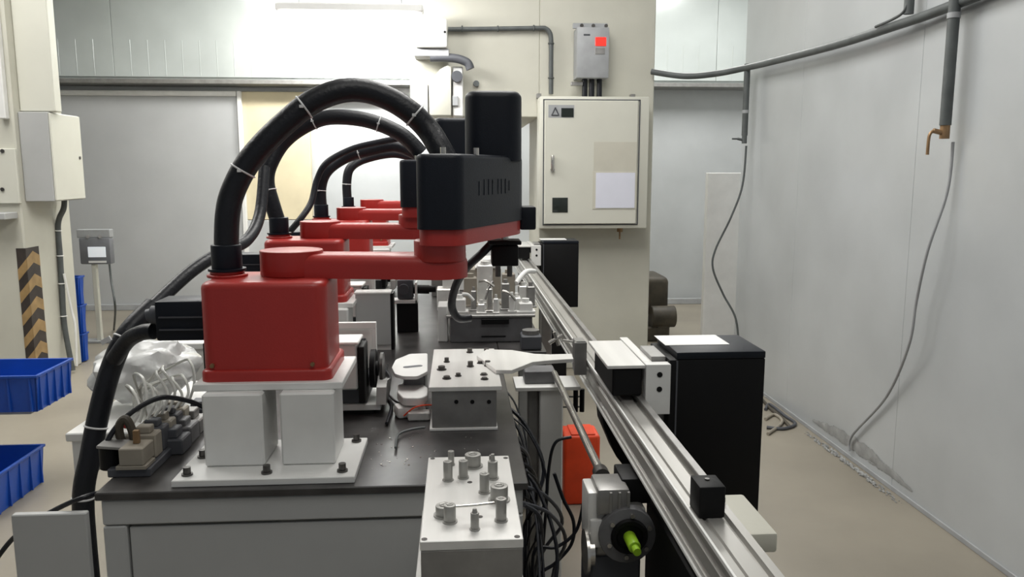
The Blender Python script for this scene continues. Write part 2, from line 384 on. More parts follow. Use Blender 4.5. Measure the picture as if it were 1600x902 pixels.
def make_robot():
    t = thing('scara_robot', (-.40, 1.80, .963), 'red robot arm with black covers nearest the camera, thick black hose arched over it', 'robot', 'red robot arms along the bench')
    x0 = at(309, 520, RY).x; x1 = at(513, 520, RY).x; y1 = RY+.205
    zb, ztp = .963, 1.170
    bm = prism(B(), [(x0+.002, RY+.004), (x1-.004, RY+.004), (x1-.004, y1-.004), (x0+.002, y1-.004)], zb+.018, ztp, .014, 4, .03)
    obj('base_housing', bm, 'red', t)
    obj('base_flange', prism(B(), [(x0, RY-.004), (x1+.004, RY-.004), (x1+.004, y1), (x0, y1)], zb, zb+.024, .007, 3, .02), 'red', t)
    for bx in (x0+.025, x1-.035):
        obj('screw', cyl(cyl(B(), (bx, RY+.006, zb+.034), (bx, RY-.003, zb+.034), .0045, 10), (bx, RY-.002, zb+.034), (bx, RY-.005, zb+.034), .0025, 6), 'brass', t)
    # hose flange
    fc = (-.502, 1.765)
    obj('hose_flange', cyl(cyl(B(), (*fc, ztp-.001), (*fc, ztp+.006), .043, 32, bev=.002), (*fc, ztp+.006), (*fc, ztp+.013), .036, 32, bev=.002), 'red', t)
    obj('hose_socket', cyl(cyl(B(), (*fc, ztp+.010), (*fc, ztp+.07), .032, 28, bev=.003), (*fc, ztp+.013), (*fc, ztp+.018), .040, 28), 'black', t)
    # rear motor / connector
    m0 = at(247, 500, 1.81).x
    mo = obj('base_motor', box(box(B(), m0, x0-.012, 1.79, 1.875, 1.022, 1.112, .006, 2), x0-.02, x0+.004, 1.775, 1.89, 1.015, 1.128, .003), 'black', t)
    mf = B()
    for zz in (1.047, 1.075): box(mf, m0+.01, x0-.02, 1.784, 1.79, zz, zz+.003)
    obj('cooling_rib', mf, 'dgrey', mo)
    obj('motor_plug', cyl(cyl(B(), (m0+.002, 1.83, 1.075), (m0-.02, 1.83, 1.075), .021, 16), (m0-.02, 1.83, 1.075), (m0-.03, 1.83, 1.073), .015, 16), 'dgrey', mo)
    lab(obj('base_gap_cover', box(B(), x0-.012, x0, 1.72, 1.88, .966, 1.03), 'blackmetal', t), 'dark side strip')
    # shoulder disc and first arm
    dz = 1.225
    obj('shoulder_disc', cyl(B(), (SH.x, SH.y, ztp), (SH.x, SH.y, dz), .068, 48, bev=.002), 'red', t)
    bm = prism(B(), stadium(SH, EL, .050, .060), 1.168, 1.218, .020, 5)
    obj('upper_arm', bm, 'red', t)
    obj('elbow_drum', cyl(B(), (EL.x, EL.y-.01, 1.205), (EL.x, EL.y-.01, 1.25), .056, 40, bev=.003), 'red', t)
    # forearm
    poly = [(-.085, 1.655), (.005, 1.645), (.158, 1.97), (.16, 2.08), (.03, 2.11), (-.085, 1.86)]
    cxp = sum(p[0] for p in poly)/6; cyp = sum(p[1] for p in poly)/6
    poly2 = [(cxp+(x-cxp)*.97, cyp+(y-cyp)*.97) for x, y in poly]
    obj('forearm_plate', prism(B(), poly2, 1.243, 1.279, .004, 2, .03), 'red', t)
    cv = obj('forearm_cover', prism(B(), poly, 1.277, 1.432, .010, 3, .022), 'black', t)
    seam = B(); box(seam, -.066, .0, 1.639, 1.6425, 1.288, 1.290)
    # raised lettering, worn and unreadable: short strokes on the sloping flank
    a = Vector((.005, 1.645, 0)); b = Vector((.158, 1.97, 0)); d = (b-a).normalized(); nrm = Vector((d.y, -d.x, 0))
    lb = B()
    for u, wd, h, z in ((.10, .010, .030, 1.345), (.125, .006, .034, 1.345), (.15, .006, .034, 1.345), (.18, .022, .006, 1.372), (.172, .006, .030, 1.345), (.205, .006, .034, 1.345), (.225, .006, .034, 1.345), (.25, .007, .034, 1.345), (.262, .02, .006, 1.345), (.272, .006, .03, 1.345)):
        c = a+d*u+nrm*.0
        box(lb, c.x-wd/2, c.x+wd/2, c.y-.0012, c.y+.0012, z, z+h, rot=(0, 0, math.atan2(d.y, d.x)))
    obj('raised_mark', lb, 'black', cv)
    cy = B(); prism(cy, [(.086+s*.067, 1.965+q*.067) for s, q in ((-1, -1), (1, -1), (1, 1), (-1, 1))], 1.42, 1.582, .016, 5, .04)
    obj('motor_cover', cy, 'black', t)
    obj('cover_step', box(B(), .155, .195, 2.0, 2.07, 1.25, 1.308, .004, 2), 'black', t)
    # quill and gripper
    obj('quill', cyl(B(), (.115, 2.02, 1.16), (.115, 2.02, 1.245), .012, 16), 'steel', t)
    obj('gripper', box(box(B(), .083, .150, 1.985, 2.055, 1.160, 1.212, .004, 2), .075, .157, 1.98, 2.06, 1.214, 1.224, .002), 'blackmetal', t)
    obj('gripper_finger', cyl(cyl(B(), (.10, 2.02, 1.13), (.10, 2.02, 1.162), .007, 10), (.13, 2.02, 1.13), (.13, 2.02, 1.162), .007, 10), 'dsteel', t)
    # small fittings on the cover top
    for q in ((-.03, 1.70), (.04, 1.74)):
        obj('fitting', cyl(B(), (*q, 1.43), (*q, 1.446), .006, 8), 'steel', t)
    return t
rob = make_robot()
offs = [(0, 0, 0), (-.105, 1.0, 0), (-.129, 2.0, 0), (-.138, 3.0, 0)]
rlab = ['', 'second red robot arm from the camera, its hose rising behind the nearest one',
        'third red robot arm from the camera, with a shorter looping hose',
        'farthest red robot arm in the row, its top a thin red slab above the others']
plab = ['', 'white robot stand under the second red robot from the camera', 'white robot stand under the third red robot from the camera', 'white robot stand under the farthest red robot']
robs = [rob]; 
for i in range(1, 4):
    robs.append(copy_tree(rob, offs[i], rlab[i])); copy_tree(ped, offs[i], plab[i])
# hoses, one bundle per robot (each hangs differently)
add_hose(robs[0], [(355, 412), (354, 372), (356, 333), (363, 302), (382, 263), (409, 228), (448, 190), (487, 160), (530, 143), (569, 142), (607, 154), (642, 176), (669, 203), (686, 230), (697, 250)],
         [1.765, 1.765, 1.765, 1.77, 1.775, 1.78, 1.79, 1.80, 1.81, 1.82, 1.82, 1.82, 1.82, 1.80, 1.79], .0262, (.285, .48, .80))
add_hose(robs[1], [(436, 352), (425, 317), (417, 286), (421, 259), (441, 224), (472, 199), (510, 184), (557, 185), (596, 195), (631, 213), (658, 240)],
         [2.765, 2.765, 2.77, 2.78, 2.8, 2.8, 2.8, 2.8, 2.8, 2.8, 2.8], .026, (.16, .55, .79))
add_hose(robs[2], [(502, 333), (500, 294), (510, 267), (537, 247), (572, 236), (615, 228), (650, 240)],
         [3.765, 3.765, 3.77, 3.8, 3.8, 3.8, 3.8], .029, (.15, .62))
add_hose(robs[3], [(543, 315), (542, 285), (548, 262), (572, 248), (615, 240), (650, 248)],
         [4.765, 4.765, 4.77, 4.8, 4.8, 4.8], .026, (.18,))
# thin feed lines strapped beside the hoses
add_hose(robs[2], [(625, 216), (588, 223), (549, 233), (511, 254), (495, 282), (486, 317), (468, 344), (449, 366)], [3.7, 3.7, 3.7, 3.68, 3.68, 3.65, 3.6, 3.6], .014, (), 'feed_line')
add_hose(robs[0], [(768, 381), (752, 397), (728, 420), (712, 447), (706, 478), (716, 497), (735, 497)], [2.0, 2.0, 2.02, 2.05, 2.08, 2.1, 2.12], .0105, (), 'gripper_cable')
add_hose(robs[0], [(240, 518), (222, 520), (200, 532), (178, 562)], [1.83, 1.84, 1.86, 1.88], .0185, (), 'motor_cable')
# main feed hose that drops to the floor at left
P = hose_path([(413, 262), (406, 335), (386, 375), (345, 395), (298, 425), (240, 478), (200, 520), (175, 572), (156, 640), (142, 710), (130, 790)],
              [2.5, 2.42, 2.32, 2.2, 2.1, 1.99, 1.93, 1.9, 1.88, 1.86, 1.84])
P.append(Vector((P[-1].x, P[-1].y, .35))); P.append(Vector((P[-1].x-.02, P[-1].y+.03, .02)))
fh = thing('feed_hose', P[-1], 'thick black feed hose sweeping down left of the bench to the floor', 'hose')
bh = tube(B(), P[:6], .017, 16, 10)
tube(bh, P[5:], .024, 16, 10)
obj('hose', bh, 'hose', fh)
S = spline(P, 10)
for i in (62, 84, 99):
    d = S[i+1]-S[i-1]
    obj('cable_tie', ring(B(), S[i], d, .0245, .0025, 22), 'tie', fh)
for i, (dx, dz) in ((62, (-.03, .012)),):
    obj('tie_tail', box(B(), S[i].x-.042, S[i].x-.018, S[i].y-.03, S[i].y-.024, S[i].z-.003, S[i].z+.008, rot=(0, -.5, 0)), 'tie', fh)

# ================================================================ FEEDER UNITS beside each robot
def make_feeder():
    t = thing('feeder_unit', (-.27, 1.9, TZ), 'white and black parts feeder right behind the nearest red robot', 'feeder', 'parts feeders between the robots')
    X = lambda px, y: at(px, 500, y).x
    # shelf plate
    obj('shelf_plate', box(B(), -.36, -.180, 1.99, 2.15, .793, .808, .001), 'white', t)
    obj('riser', box(B(), -.34, -.20, 2.0, 2.14, TZ, .793), 'blackmetal', t)
    obj('drive_block', box(B(), -.35, -.215, 2.0, 2.15, .808, .865, .003), 'dgrey', t)
    # white housing
    obj('housing', box(B(), -.36, -.232, 1.96, 2.045, .855, .972, .004), 'white', t)
    obj('housing_lid', box(B(), -.362, -.226, 1.95, 2.05, .972, .979, .002), 'white', t)
    obj('side_plate', box(B(), -.230, -.214, 1.96, 2.04, .82, .965, .002), 'blackmetal', t)
    # rear frame
    obj('rear_frame', box(box(box(B(), -.36, -.202, 2.14, 2.155, .975, .992, .001), -.214, -.202, 2.14, 2.155, .86, .975, .001), -.36, -.214, 2.16, 2.18, .86, .975, .001), 'white', t)
    obj('window', box(B(), -.268, -.232, 2.154, 2.159, .90, .945, .001), 'dgrey', t)
    obj('wheel', cyl(cyl(B(), (-.209, 2.06, .885), (-.196, 2.06, .885), .05, 32), (-.196, 2.06, .885), (-.19, 2.06, .885), .02, 20), 'blackmetal', t)
    obj('wheel', cyl(B(), (-.188, 2.10, .875), (-.180, 2.10, .875), .042, 32), 'dsteel', t)
    obj('bracket', prism_dir(B(), [(1.98, .81), (2.12, .81), (2.13, .84), (2.03, .86), (2.0, .85)], ('x', -.19), -.165), 'alud', t)
    return t
fd = make_feeder(); fd.location.x -= .022
for i, s in ((1, 'white and black parts feeder behind the second red robot'), (2, 'parts feeder behind the third red robot, its pale lid above the nearest arm'),):
    copy_tree(fd, offs[i], s)
# sheet metal guard in front of feeder two
g = thing('metal_guard', (-.30, 2.72, TZ), 'plain grey sheet metal guard box to the right of the second red robot', 'guard')
gx0 = at(556, 480, 2.74).x; gx1 = at(610, 480, 2.74).x; gz = at(600, 459, 2.74).z
obj('sheet', box(B(), gx0, gx1, 2.73, 2.742, TZ+.02, gz, .001), 'panelgrey', g)
obj('lid', box(B(), gx0-.004, gx1+.003, 2.728, 2.80, gz, gz+.006, .001), 'white', g)
obj('edge', box(B(), gx1-.002, gx1+.010, 2.742, 2.80, TZ, gz, .001), 'blackmetal', g)
obj('foot', box(B(), gx0, gx1, 2.742, 2.80, TZ, TZ+.02), 'white', g)
# small shelf block right of guard
g = thing('camera_stand', at(640, 470, 3.1)*1, 'dark sensor head on a white angle bracket between guard and fixtures', 'sensor')
c = at(640, 452, 3.05)
g.location = (c.x, c.y, TZ); ORG[g] = Vector((c.x, c.y, TZ))
obj('sensor_body', cyl(box(B(), c.x-.045, c.x+.015, c.y-.03, c.y+.03, c.z-.035, c.z+.04, .006, 2), (c.x-.02, c.y-.03, c.z+.005), (c.x-.02, c.y-.045, c.z+.005), .02, 20), 'dgrey', g)
obj('lens_barrel', cyl(cyl(B(), (c.x+.015, c.y, c.z), (c.x+.075, c.y, c.z-.002), .017, 18), (c.x+.075, c.y, c.z), (c.x+.10, c.y, c.z), .013, 18), 'blackmetal', g)
obj('bracket', box(box(B(), c.x-.07, c.x+.03, c.y-.035, c.y+.03, c.z-.05, c.z-.037, .001), c.x+.022, c.x+.03, c.y-.035, c.y+.03, c.z-.05, c.z+.03, .001), 'white', g)
obj('post', box(B(), c.x-.05, c.x+.03, c.y-.01, c.y+.03, TZ, c.z-.05, .002), 'blackmetal', g)

# ================================================================ FIXTURES
def peg(bm, x, y, z, r, h, hexa=False, hole=True, top=None):
    cyl(bm, (x, y, z), (x, y, z+.0025), r*1.25, 8 if hexa else 22)
    cyl(bm, (x, y, z), (x, y, z+h), r, 8 if hexa else 24, bev=.0008)
    if top: cyl(bm, (x, y, z+h), (x, y, z+h+top[1]), top[0], 14, r2=top[0]*.7)
    if hole: ring(bm, (x, y, z+h), (0, 0, 1), r*.45, r*.12, 16, 5)
# front fixture block
FZ = .889
f0 = onz(656, 846, FZ); f1 = onz(818, 843, FZ); f2 = onz(672, 715, FZ)
bx0, bx1, by0, by1 = f0.x, f1.x, (f0.y+f1.y)/2, f2.y
t = thing('pin_fixture', ((bx0+bx1)/2, (by0+by1)/2, 0), 'bright aluminium fixture block with steel pegs on a pedestal, nearest the camera', 'fixture')
obj('top_plate', box(B(), bx0, bx1, by0, by1, FZ-.014, FZ, .001), 'alu', t)
obj('block', box(B(), bx0+.001, bx1-.001, by0+.001, by1-.001, .79, FZ-.0145, .001), 'alud', t)
obj('lower_block', box(B(), bx0-.012, bx1+.006, by0+.01, by1+.0, .70, .79, .001), 'alu', t)
obj('pedestal', box(B(), bx0-.02, bx1+.01, by0+.02, by1+.0, 0, .70, .003), 'panelgrey', t)
pegs = [  # px, py(base), radius px, height px, hex, top
    (705, 727, 5, 16, 0, None), (739, 729, 13, 14, 0, None), (768, 728, 4, 12, 0, None), (700, 751, 7.5, 22, 1, None), (724, 747, 7.5, 20, 0, None),
    (770, 748, 8, 20, 0, (.004, .012)), (757, 770, 8, 22, 0, None), (780, 782, 14.5, 17, 0, None), (783, 814, 9, 26, 0, None), (694, 806, 14, 12, 0, None), (703, 816, 10, 20, 0, None),
    (742, 828, 7, 20, 1, (.004, .006))]
for (px, py, r, h, hx, tp) in pegs:
    p = onz(px, py, FZ); k = p.y/F_PX
    bm = B(); peg(bm, p.x, p.y, FZ, r*k, h*k*1.5, bool(hx), True, tp)
    obj('peg', bm, 'peg', t)
a = onz(706, 792, FZ+.024); b = onz(772, 786, FZ+.024)
obj('link_rod', tube(B(), [a, (a+b)/2+Vector((0, -.002, 0)), b], .0022, 8), 'steel', t)
for (px, py) in ((676, 717), (790, 716), (663, 843), (808, 839), (750, 808), (721, 791), (734, 754)):
    p = onz(px, py, FZ)
    obj('screw_hole', cyl(B(), (p.x, p.y, FZ), (p.x, p.y, FZ+.0006), .0042, 14), 'dsteel', t)
# second fixture
g0 = onz(670, 606, FZ); g1 = onz(784, 603, FZ); g2 = onz(688, 546, FZ)
gx0, gx1, gy0, gy1 = g0.x, g1.x, (g0.y+g1.y)/2, g2.y
t = thing('lever_fixture', ((gx0+gx1)/2, gy0, TZ), 'aluminium plate on a square block with bolts, second fixture from the camera', 'fixture')
obj('top_plate', box(B(), gx0, gx1, gy0, gy1, FZ-.011, FZ, .001), 'alu', t)
obj('block', box(B(), gx0+.006, gx1-.012, gy0+.008, gy1-.12, TZ+.006, FZ-.0115, .001), 'alud', t)
obj('foot_plate', box(B(), gx0, gx1-.01, gy0+.002, gy1-.1, TZ, TZ+.006, .001), 'white', t)
for (px, py) in ((764, 628), (738, 628), (713, 628)):
    p = at(px, py, gy0+.008); obj('bolt_hole', cyl(B(), p, p+Vector((0, -.002, 0)), .005, 12), 'blackmetal', t)
for (px, py, r, h) in ((698, 566, .006, .010), (690, 578, .009, .008), (734, 551, .007, .010), (760, 551, .007, .010), (735, 573, .007, .012), (762, 572, .007, .012), (750, 568, .006, .004), (698, 592, .008, .005), (716, 588, .006, .006), (756, 586, .007, .003), (757, 593, .007, .003), (781, 564, .006, .007)):
    p = onz(px, py, FZ); bm = cyl(B(), (p.x, p.y, FZ), (p.x, p.y, FZ+.002), r*1.4, 16); cyl(bm, (p.x, p.y, FZ+.002), (p.x, p.y, FZ+.002+h), r, 12)
    obj('bolt', bm, 'dsteel', t)
# lever plate running to the rail
zl = FZ+.009
lp_ = [onz(x, y, FZ) for x, y in ((760, 552), (800, 553), (835, 559), (860, 560), (893, 559), (896, 567), (862, 569), (832, 572), (800, 585), (775, 585), (745, 562))]
lv = thing('lever_plate', (lp_[4].x, lp_[4].y, FZ), 'tapered flat silver lever reaching from the second fixture to the rail', 'lever')
obj('plate', prism(B(), [(p.x, p.y) for p in lp_], FZ+.001, FZ+.011, .001, 1), 'alu', lv)
# white slotted plate left of second fixture
zz = .872
pl = [onz(x, y, zz) for x, y in ((617, 584), (612, 574), (618, 562), (640, 553), (668, 552), (668, 580), (652, 588), (630, 588))]
t = thing('slotted_plate', (pl[4].x-.05, pl[4].y, TZ), 'white rounded plate with a slot, left of the second fixture', 'plate')
obj('plate', prism(B(), [(p.x, p.y) for p in pl], zz-.009, zz, .002, 2, .008), 'white', t)
s0 = onz(635, 574, zz); s1 = onz(655, 572, zz)
obj('slot', prism(B(), stadium(Vector((s0.x, s0.y, 0)), Vector((s1.x, s1.y, 0)), .009, .009), zz, zz+.0008), 'dgrey', t)
obj('support', box(B(), pl[0].x+.02, pl[4].x, pl[0].y+.02, pl[3].y-.02, TZ+.04, zz-.009, .002), 'smokegrey', t)
obj('foot', box(B(), pl[0].x+.01, pl[4].x, pl[0].y+.01, pl[3].y-.02, TZ, TZ+.04, .002), 'alud', t)
# white rounded pads
zz = .835
pl = [onz(x, y, zz) for x, y in ((620, 612), (622, 600), (660, 599), (669, 606), (668, 617), (658, 622), (630, 622))]
t = thing('rounded_pad', (pl[0].x+.03, pl[0].y, TZ), 'pale rounded cushion-like block in front of the slotted white plate', 'block')
obj('pad', prism(B(), [(p.x, p.y) for p in pl], zz-.02, zz, .004, 3, .01), 'white', t)
obj('foot', box(B(), pl[0].x+.02, pl[3].x-.02, pl[0].y+.0, pl[2].y-.01, TZ, zz-.02, .002), 'dgrey', t)
c = onz(645, 650, TZ)
t = thing('cable_clamp', (c.x, c.y, TZ), 'small white clamp block with a red wire beside the second fixture', 'clamp')
obj('body', box(B(), c.x-.045, c.x+.03, c.y-.02, c.y+.03, TZ, TZ+.03, .008, 2, rot=(0, 0, .3)), 'white', t)
obj('cap', box(B(), c.x-.01, c.x+.045, c.y-.045, c.y-.015, TZ, TZ+.022, .003), 'alu', t)
obj('wire', tube(B(), [(c.x-.02, c.y-.03, TZ+.01), (c.x+.01, c.y-.04, TZ+.035), (c.x+.05, c.y-.01, TZ+.03), (c.x+.075, c.y+.03, TZ+.004)], .0022, 6), 'orange', t)
for (pxs, name, lb_, r, m) in (
    ([(598, 575), (610, 590), (602, 612), (612, 632), (604, 662)], 'air_hose', 'thin black air hose looping on the worktop beside the feeder wheel', .004, 'hose'),
    ([(606, 570), (598, 598), (612, 622), (630, 632), (668, 640)], 'air_hose', 'second thin black air hose, running towards the second fixture', .003, 'hose'),
    ([(618, 700), (622, 680), (640, 672), (664, 668)], 'air_hose', 'short grey air hose lying on the dark worktop', .003, 'pipe')):
    P = [onz(x, y, TZ+.008) for x, y in pxs]
    single(name, tube(B(), P, r, 8), m, lb_, 'hose', P[0])
def dust(n, x0, x1, y0, y1):
    bm = B()
    for i in range(n):
        x = random.uniform(x0, x1); y = random.uniform(y0, y1); r = random.uniform(.0006, .0017)
        box(bm, x-r, x+r, y-r, y+r, TZ+.0002, TZ+r*1.2, rot=(0, 0, random.random()*3))
    return bm
o = single('metal_chips', dust(60, -.2, .05, 1.6, 1.85), 'steel', 'fine metal chips scattered on the dark worktop', 'chips', (0, 1.6, TZ)); o['kind'] = 'stuff'

# third fixture: cluttered assembly block with pegs and clamps
t3y = 2.84
X3 = lambda px: at(px, 490, t3y).x
t = thing('clamp_fixture', (.05, t3y, TZ), 'dark assembly block crowded with silver clamps and pegs under the gripper', 'fixture')
obj('block', box(B(), X3(703), .265, t3y, t3y+.35, TZ, .872, .003), 'smokegrey', t)
obj('top_plate', box(B(), X3(697), .275, t3y-.01, t3y+.36, .872, .882, .002), 'alud', t)
obj('recess', box(B(), X3(752), X3(795), t3y-.014, t3y-.0005, .848, .868, .001), 'blackmetal', t)
obj('recess', box(B(), X3(752), X3(790), t3y-.004, t3y-.0005, .80, .804), 'blackmetal', t)
rr = random.Random(3)
for (px, yy, w_, h_, d_, m) in ((718, 2.88, .045, .05, .05, 'white'), (740, 2.92, .02, .075, .02, 'alud'), (752, 2.86, .026, .035, .03, 'alu'), (765, 2.90, .022, .085, .03, 'steel'), (775, 2.86, .018, .055, .02, 'alu'),
                                (790, 2.93, .030, .10, .03, 'alud'), (800, 2.88, .02, .06, .02, 'white'), (735, 3.02, .05, .11, .05, 'tan'), (758, 3.08, .06, .15, .05, 'alu'), (795, 3.05, .05, .12, .05, 'tan'), (808, 2.9, .03, .05, .06, 'alu'), (822, 2.87, .05, .035, .05, 'white'), (830, 2.98, .03, .08, .05, 'alud'), (818, 3.06, .04, .07, .04, 'alu')):
    p = at(px, 450, yy)
    bm = box(B(), p.x-w_/2, p.x+w_/2, yy, yy+d_, .882, .882+h_, .003)
    cyl(bm, (p.x, yy+d_/2, .882+h_), (p.x, yy+d_/2, .882+h_+.014), w_*.28, 10)
    box(bm, p.x-w_*.7, p.x+w_*.7, yy-.006, yy+d_+.004, .882, .888, .001)
    obj('clamp', bm, m, t)
def arm(pxa, pxb, r, m, name='toggle_arm'):
    obj(name, tube(B(), [pxa, (pxa+pxb)/2+Vector((0, 0, .01)), pxb], r, 8), m, t)
arm(at(748, 440, 2.87), at(772, 448, 2.86), .005, 'steel'); arm(at(722, 460, 2.86), at(740, 470, 2.86), .006, 'white')
arm(at(785, 455, 2.88), at(806, 470, 2.87), .005, 'steel'); arm(at(770, 440, 2.9), at(758, 468, 2.86), .004, 'dsteel')
obj('side_bracket', box(B(), X3(684), X3(699), t3y+.02, t3y+.14, TZ, .91, .002), 'white', t)
# white pushrod arm from third fixture to rail
p0 = at(806, 443, 3.05); p1 = at(835, 424, 3.2)
single('push_arm', tube(B(), [p0, (p0+p1)/2+Vector((0, 0, .02)), p1], .010, 12), 'white', 'short white curved arm joining the clamp block to the rail', 'arm', p0)
# small front legs on table behind second fixture
t = thing('cylinder_block', (.25, 2.74, TZ), 'dark cylinder block with silver top standing behind the second fixture', 'cylinder')
obj('body', box(B(), .215, .285, 2.70, 2.78, TZ, .83, .004), 'dgrey', t)
obj('cap', cyl(B(), (.25, 2.74, .83), (.25, 2.74, .845), .03, 20), 'alud', t)
t = thing('green_cover_unit', (at(762, 420, 3.6).x, 3.6, TZ), 'pale green tool unit with white cap further along the bench', 'tool unit')
c = at(762, 415, 3.6)
obj('body', box(B(), c.x-.10, c.x+.06, 3.58, 3.72, TZ, c.z-.01, .006), 'tan', t)
obj('cap', prism_dir(B(), [(c.x-.06, c.z-.01), (c.x+.05, c.z-.01), (c.x+.05, c.z+.035), (c.x-.02, c.z+.03)], ('y', 3.57), 3.73, .004), 'white', t)
for q, (pxq, yq, hq) in enumerate(((690, 3.9, .19), (720, 4.1, .2), (700, 3.5, .14))):
    c = at(pxq, 430, yq)
    single('far_fixture', box(box(B(), c.x-.05, c.x+.05, yq, yq+.1, TZ, TZ+hq*.7, .004), c.x-.025, c.x+.03, yq+.02, yq+.07, TZ+hq*.7, TZ+hq, .003), ('alud', 'white', 'alu')[q],
           ('grey stepped fixture far along the bench, behind the arm tip', 'white stepped fixture far along the bench near the bench end', 'small silver stepped fixture left of the clamp block')[q], 'fixture', (c.x, yq, TZ))

# ================================================================ RAIL
BZ = .86; BX0, BX1 = .366, .432; BY0, BY1 = .95, 5.15
t = thing('rail_beam', ((BX0+BX1)/2, BY0, 0), 'long silver aluminium rail running along the right of the bench', 'rail')
prof = [(BX0, .78), (BX0, .793), (BX0+.006, .796), (BX0+.006, .803), (BX0, .806), (BX0, .828), (BX0+.006, .831), (BX0+.006, .838), (BX0, .841), (BX0, BZ), (BX0+.010, BZ), (BX0+.012, BZ-.004), (BX0+.016, BZ-.004), (BX0+.018, BZ),
        (BX1-.024, BZ), (BX1-.022, BZ-.008), (BX1-.015, BZ-.008), (BX1-.013, BZ), (BX1, BZ), (BX1, .78)]
obj('profile', prism_dir(B(), prof, ('y', BY0), BY1), 'railalu', t, False)
obj('guide_strip', box(B(), .4165, .4315, 1.215, 5.0, BZ, BZ+.010, .001), 'alud', t)
sh = B()
obj('edge_lip', box(B(), BX0-.004, BX0, BY0, BY1, BZ-.004, BZ+.003, .0005), 'white', t)
obj('lower_lip', box(B(), BX0-.004, BX0, BY0, BY1, .779, .785, .0005), 'white', t)
for yy in (1.02, 3.6, 5.0):
    obj('leg', box(B(), BX0+.012, BX1-.006, yy, yy+.05, 0, .78, .003), 'alud', t)
# carriages with servo boxes
def carriage(dy, l1, l2):
    y0 = 1.80+dy
    t = thing('rail_carriage', (.415, y0, BZ), l1, 'carriage', 'carriages on the rail')
    zt = at(970, 572, 1.8).z
    obj('slider', box(B(), at(957, 600, 1.8).x, .4275, y0, y0+.25, BZ+.013, zt-.006, .004), 'blackmetal', t)
    obj('top_plate', box(B(), at(948, 600, 1.8).x, .4325, y0-.005, y0+.27, zt-.006, zt+.002, .001), 'alu', t)
    obj('end_plate', box(B(), .4335, at(1046, 600, 1.8).x, y0-.01, y0+.02, .83, zt+.004, .001), 'white', t)
    obj('long_plate', box(B(), .4335, .455, y0+.02, y0+.30, .90, zt+.004, .001), 'alu', t)
    for zq in (zt-.02, zt-.055):
        obj('screw_hole', cyl(B(), (.466, y0-.0115, zq), (.466, y0-.01, zq), .0065, 14), 'blackmetal', t)
    zb2 = at(1190, 802, 1.8).z
    s = thing('servo_housing', (.60, y0, zb2), l2, 'housing', 'black housings beside the rail')
    zt2 = at(1120, 550, 1.8).z; sx1 = at(1192, 650, 1.8).x
    obj('body', box(B(), .491, sx1, y0, y0+.19, zb2, zt2-.018, .003, 2), 'blackmetal', s)
    obj('lid', box(B(), .508, sx1, y0-.001, y0+.19, zt2-.0175, zt2, .003, 2), 'black', s)
    obj('corner_rib', box(B(), .507, .511, y0-.003, y0, .66, zt2-.02), 'dgrey', s)
    obj('glare_patch', box(B(), .50, .66, y0+.075, y0+.188, zt2, zt2+.001), 'white', s)  # white sheet that paints the glare on the lid top
    obj('bracket', box(B(), .455, .49, y0+.03, y0+.15, .80, .96, .001), 'alud', s)
    global SB
    SB = zb2
    return t
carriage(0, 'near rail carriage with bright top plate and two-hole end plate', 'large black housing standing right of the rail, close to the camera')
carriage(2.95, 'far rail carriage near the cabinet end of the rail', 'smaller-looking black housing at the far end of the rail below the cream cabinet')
s = thing('housing_stand', (.6, 2.0, 0), 'dark stand on the floor under the near black housing', 'stand')
obj('post', box(B(), .50, .66, 1.84, 1.97, .0, SB-.001, .003), 'blackmetal', s)
s = thing('housing_stand', (.6, 4.9, 0), 'dark stand on the floor under the far black housing', 'stand')
obj('post', box(B(), .50, .66, 4.79, 4.92, .0, SB-.001, .003), 'blackmetal', s)
# black stop block at the near end
q = onz(1130, 800, BZ)
t = thing('end_stop', (.39, 1.18, BZ), 'small black square stop block on the near end of the rail', 'stop block')
obj('block', box(B(), .370, .412, 1.16, 1.212, BZ, BZ+.052, .003, 2), 'blackmetal', t)
obj('screw', cyl(B(), (.391, 1.19, BZ+.052), (.391, 1.19, BZ+.054), .004, 10), 'dsteel', t)
e0 = at(1172, 835, 1.25); e1 = at(1215, 865, 1.25)
single('rail_bracket', box(B(), BX1+.0005, e1.x, 1.25, 1.42, e1.z, e0.z, .006, 2), 'cream', 'cream painted bracket block on the outer side of the rail end', 'bracket', (BX1, 1.3, e1.z))
# clamp block on rail side where the lever lands
p = at(903, 570, 2.28)
single('side_clamp', box(box(B(), .330, BX0-.005, 2.20, 2.27, .82, .915, .002), .326, BX0-.005, 2.20, 2.215, .82, .915, .001), 'alud', 'grey clamp block on the inner face of the rail where the lever ends', 'clamp', (.345, 2.2, .82))
c = at(869, 530, 2.4)
t = thing('butterfly_valve', (c.x, c.y, c.z), 'small silver cross-shaped fitting hanging beside the rail', 'fitting')
bm = B(); cyl(bm, c+Vector((-.022, 0, -.012)), c+Vector((.02, 0, .012)), .006, 10); cyl(bm, c+Vector((-.006, 0, .022)), c+Vector((.008, 0, -.02)), .006, 10); cyl(bm, c+Vector((.02, 0, -.004)), c+Vector((.055, 0, -.01)), .004, 10)
obj('body', bm, 'steel', t)
# black drape below the rail
c = [at(x, y, 2.12) for x, y in ((932, 610), (950, 640), (975, 668), (1000, 700), (1008, 735), (985, 738), (955, 700), (936, 655))]
single('cable_carrier', prism_dir(B(), [(max(p.x, .3), p.z) for p in c], ('y', 2.05), 2.15, .003), 'blackmetal', 'black curved cover hanging below the inner side of the rail', 'cover', (.4, 2.1, .6))
single('control_cabinet', box(B(), .40, .484, 1.18, 1.62, 0, .70, .004), 'blackmetal', 'black floor cabinet under the near end of the rail', 'cabinet', (.43, 1.4, 0))

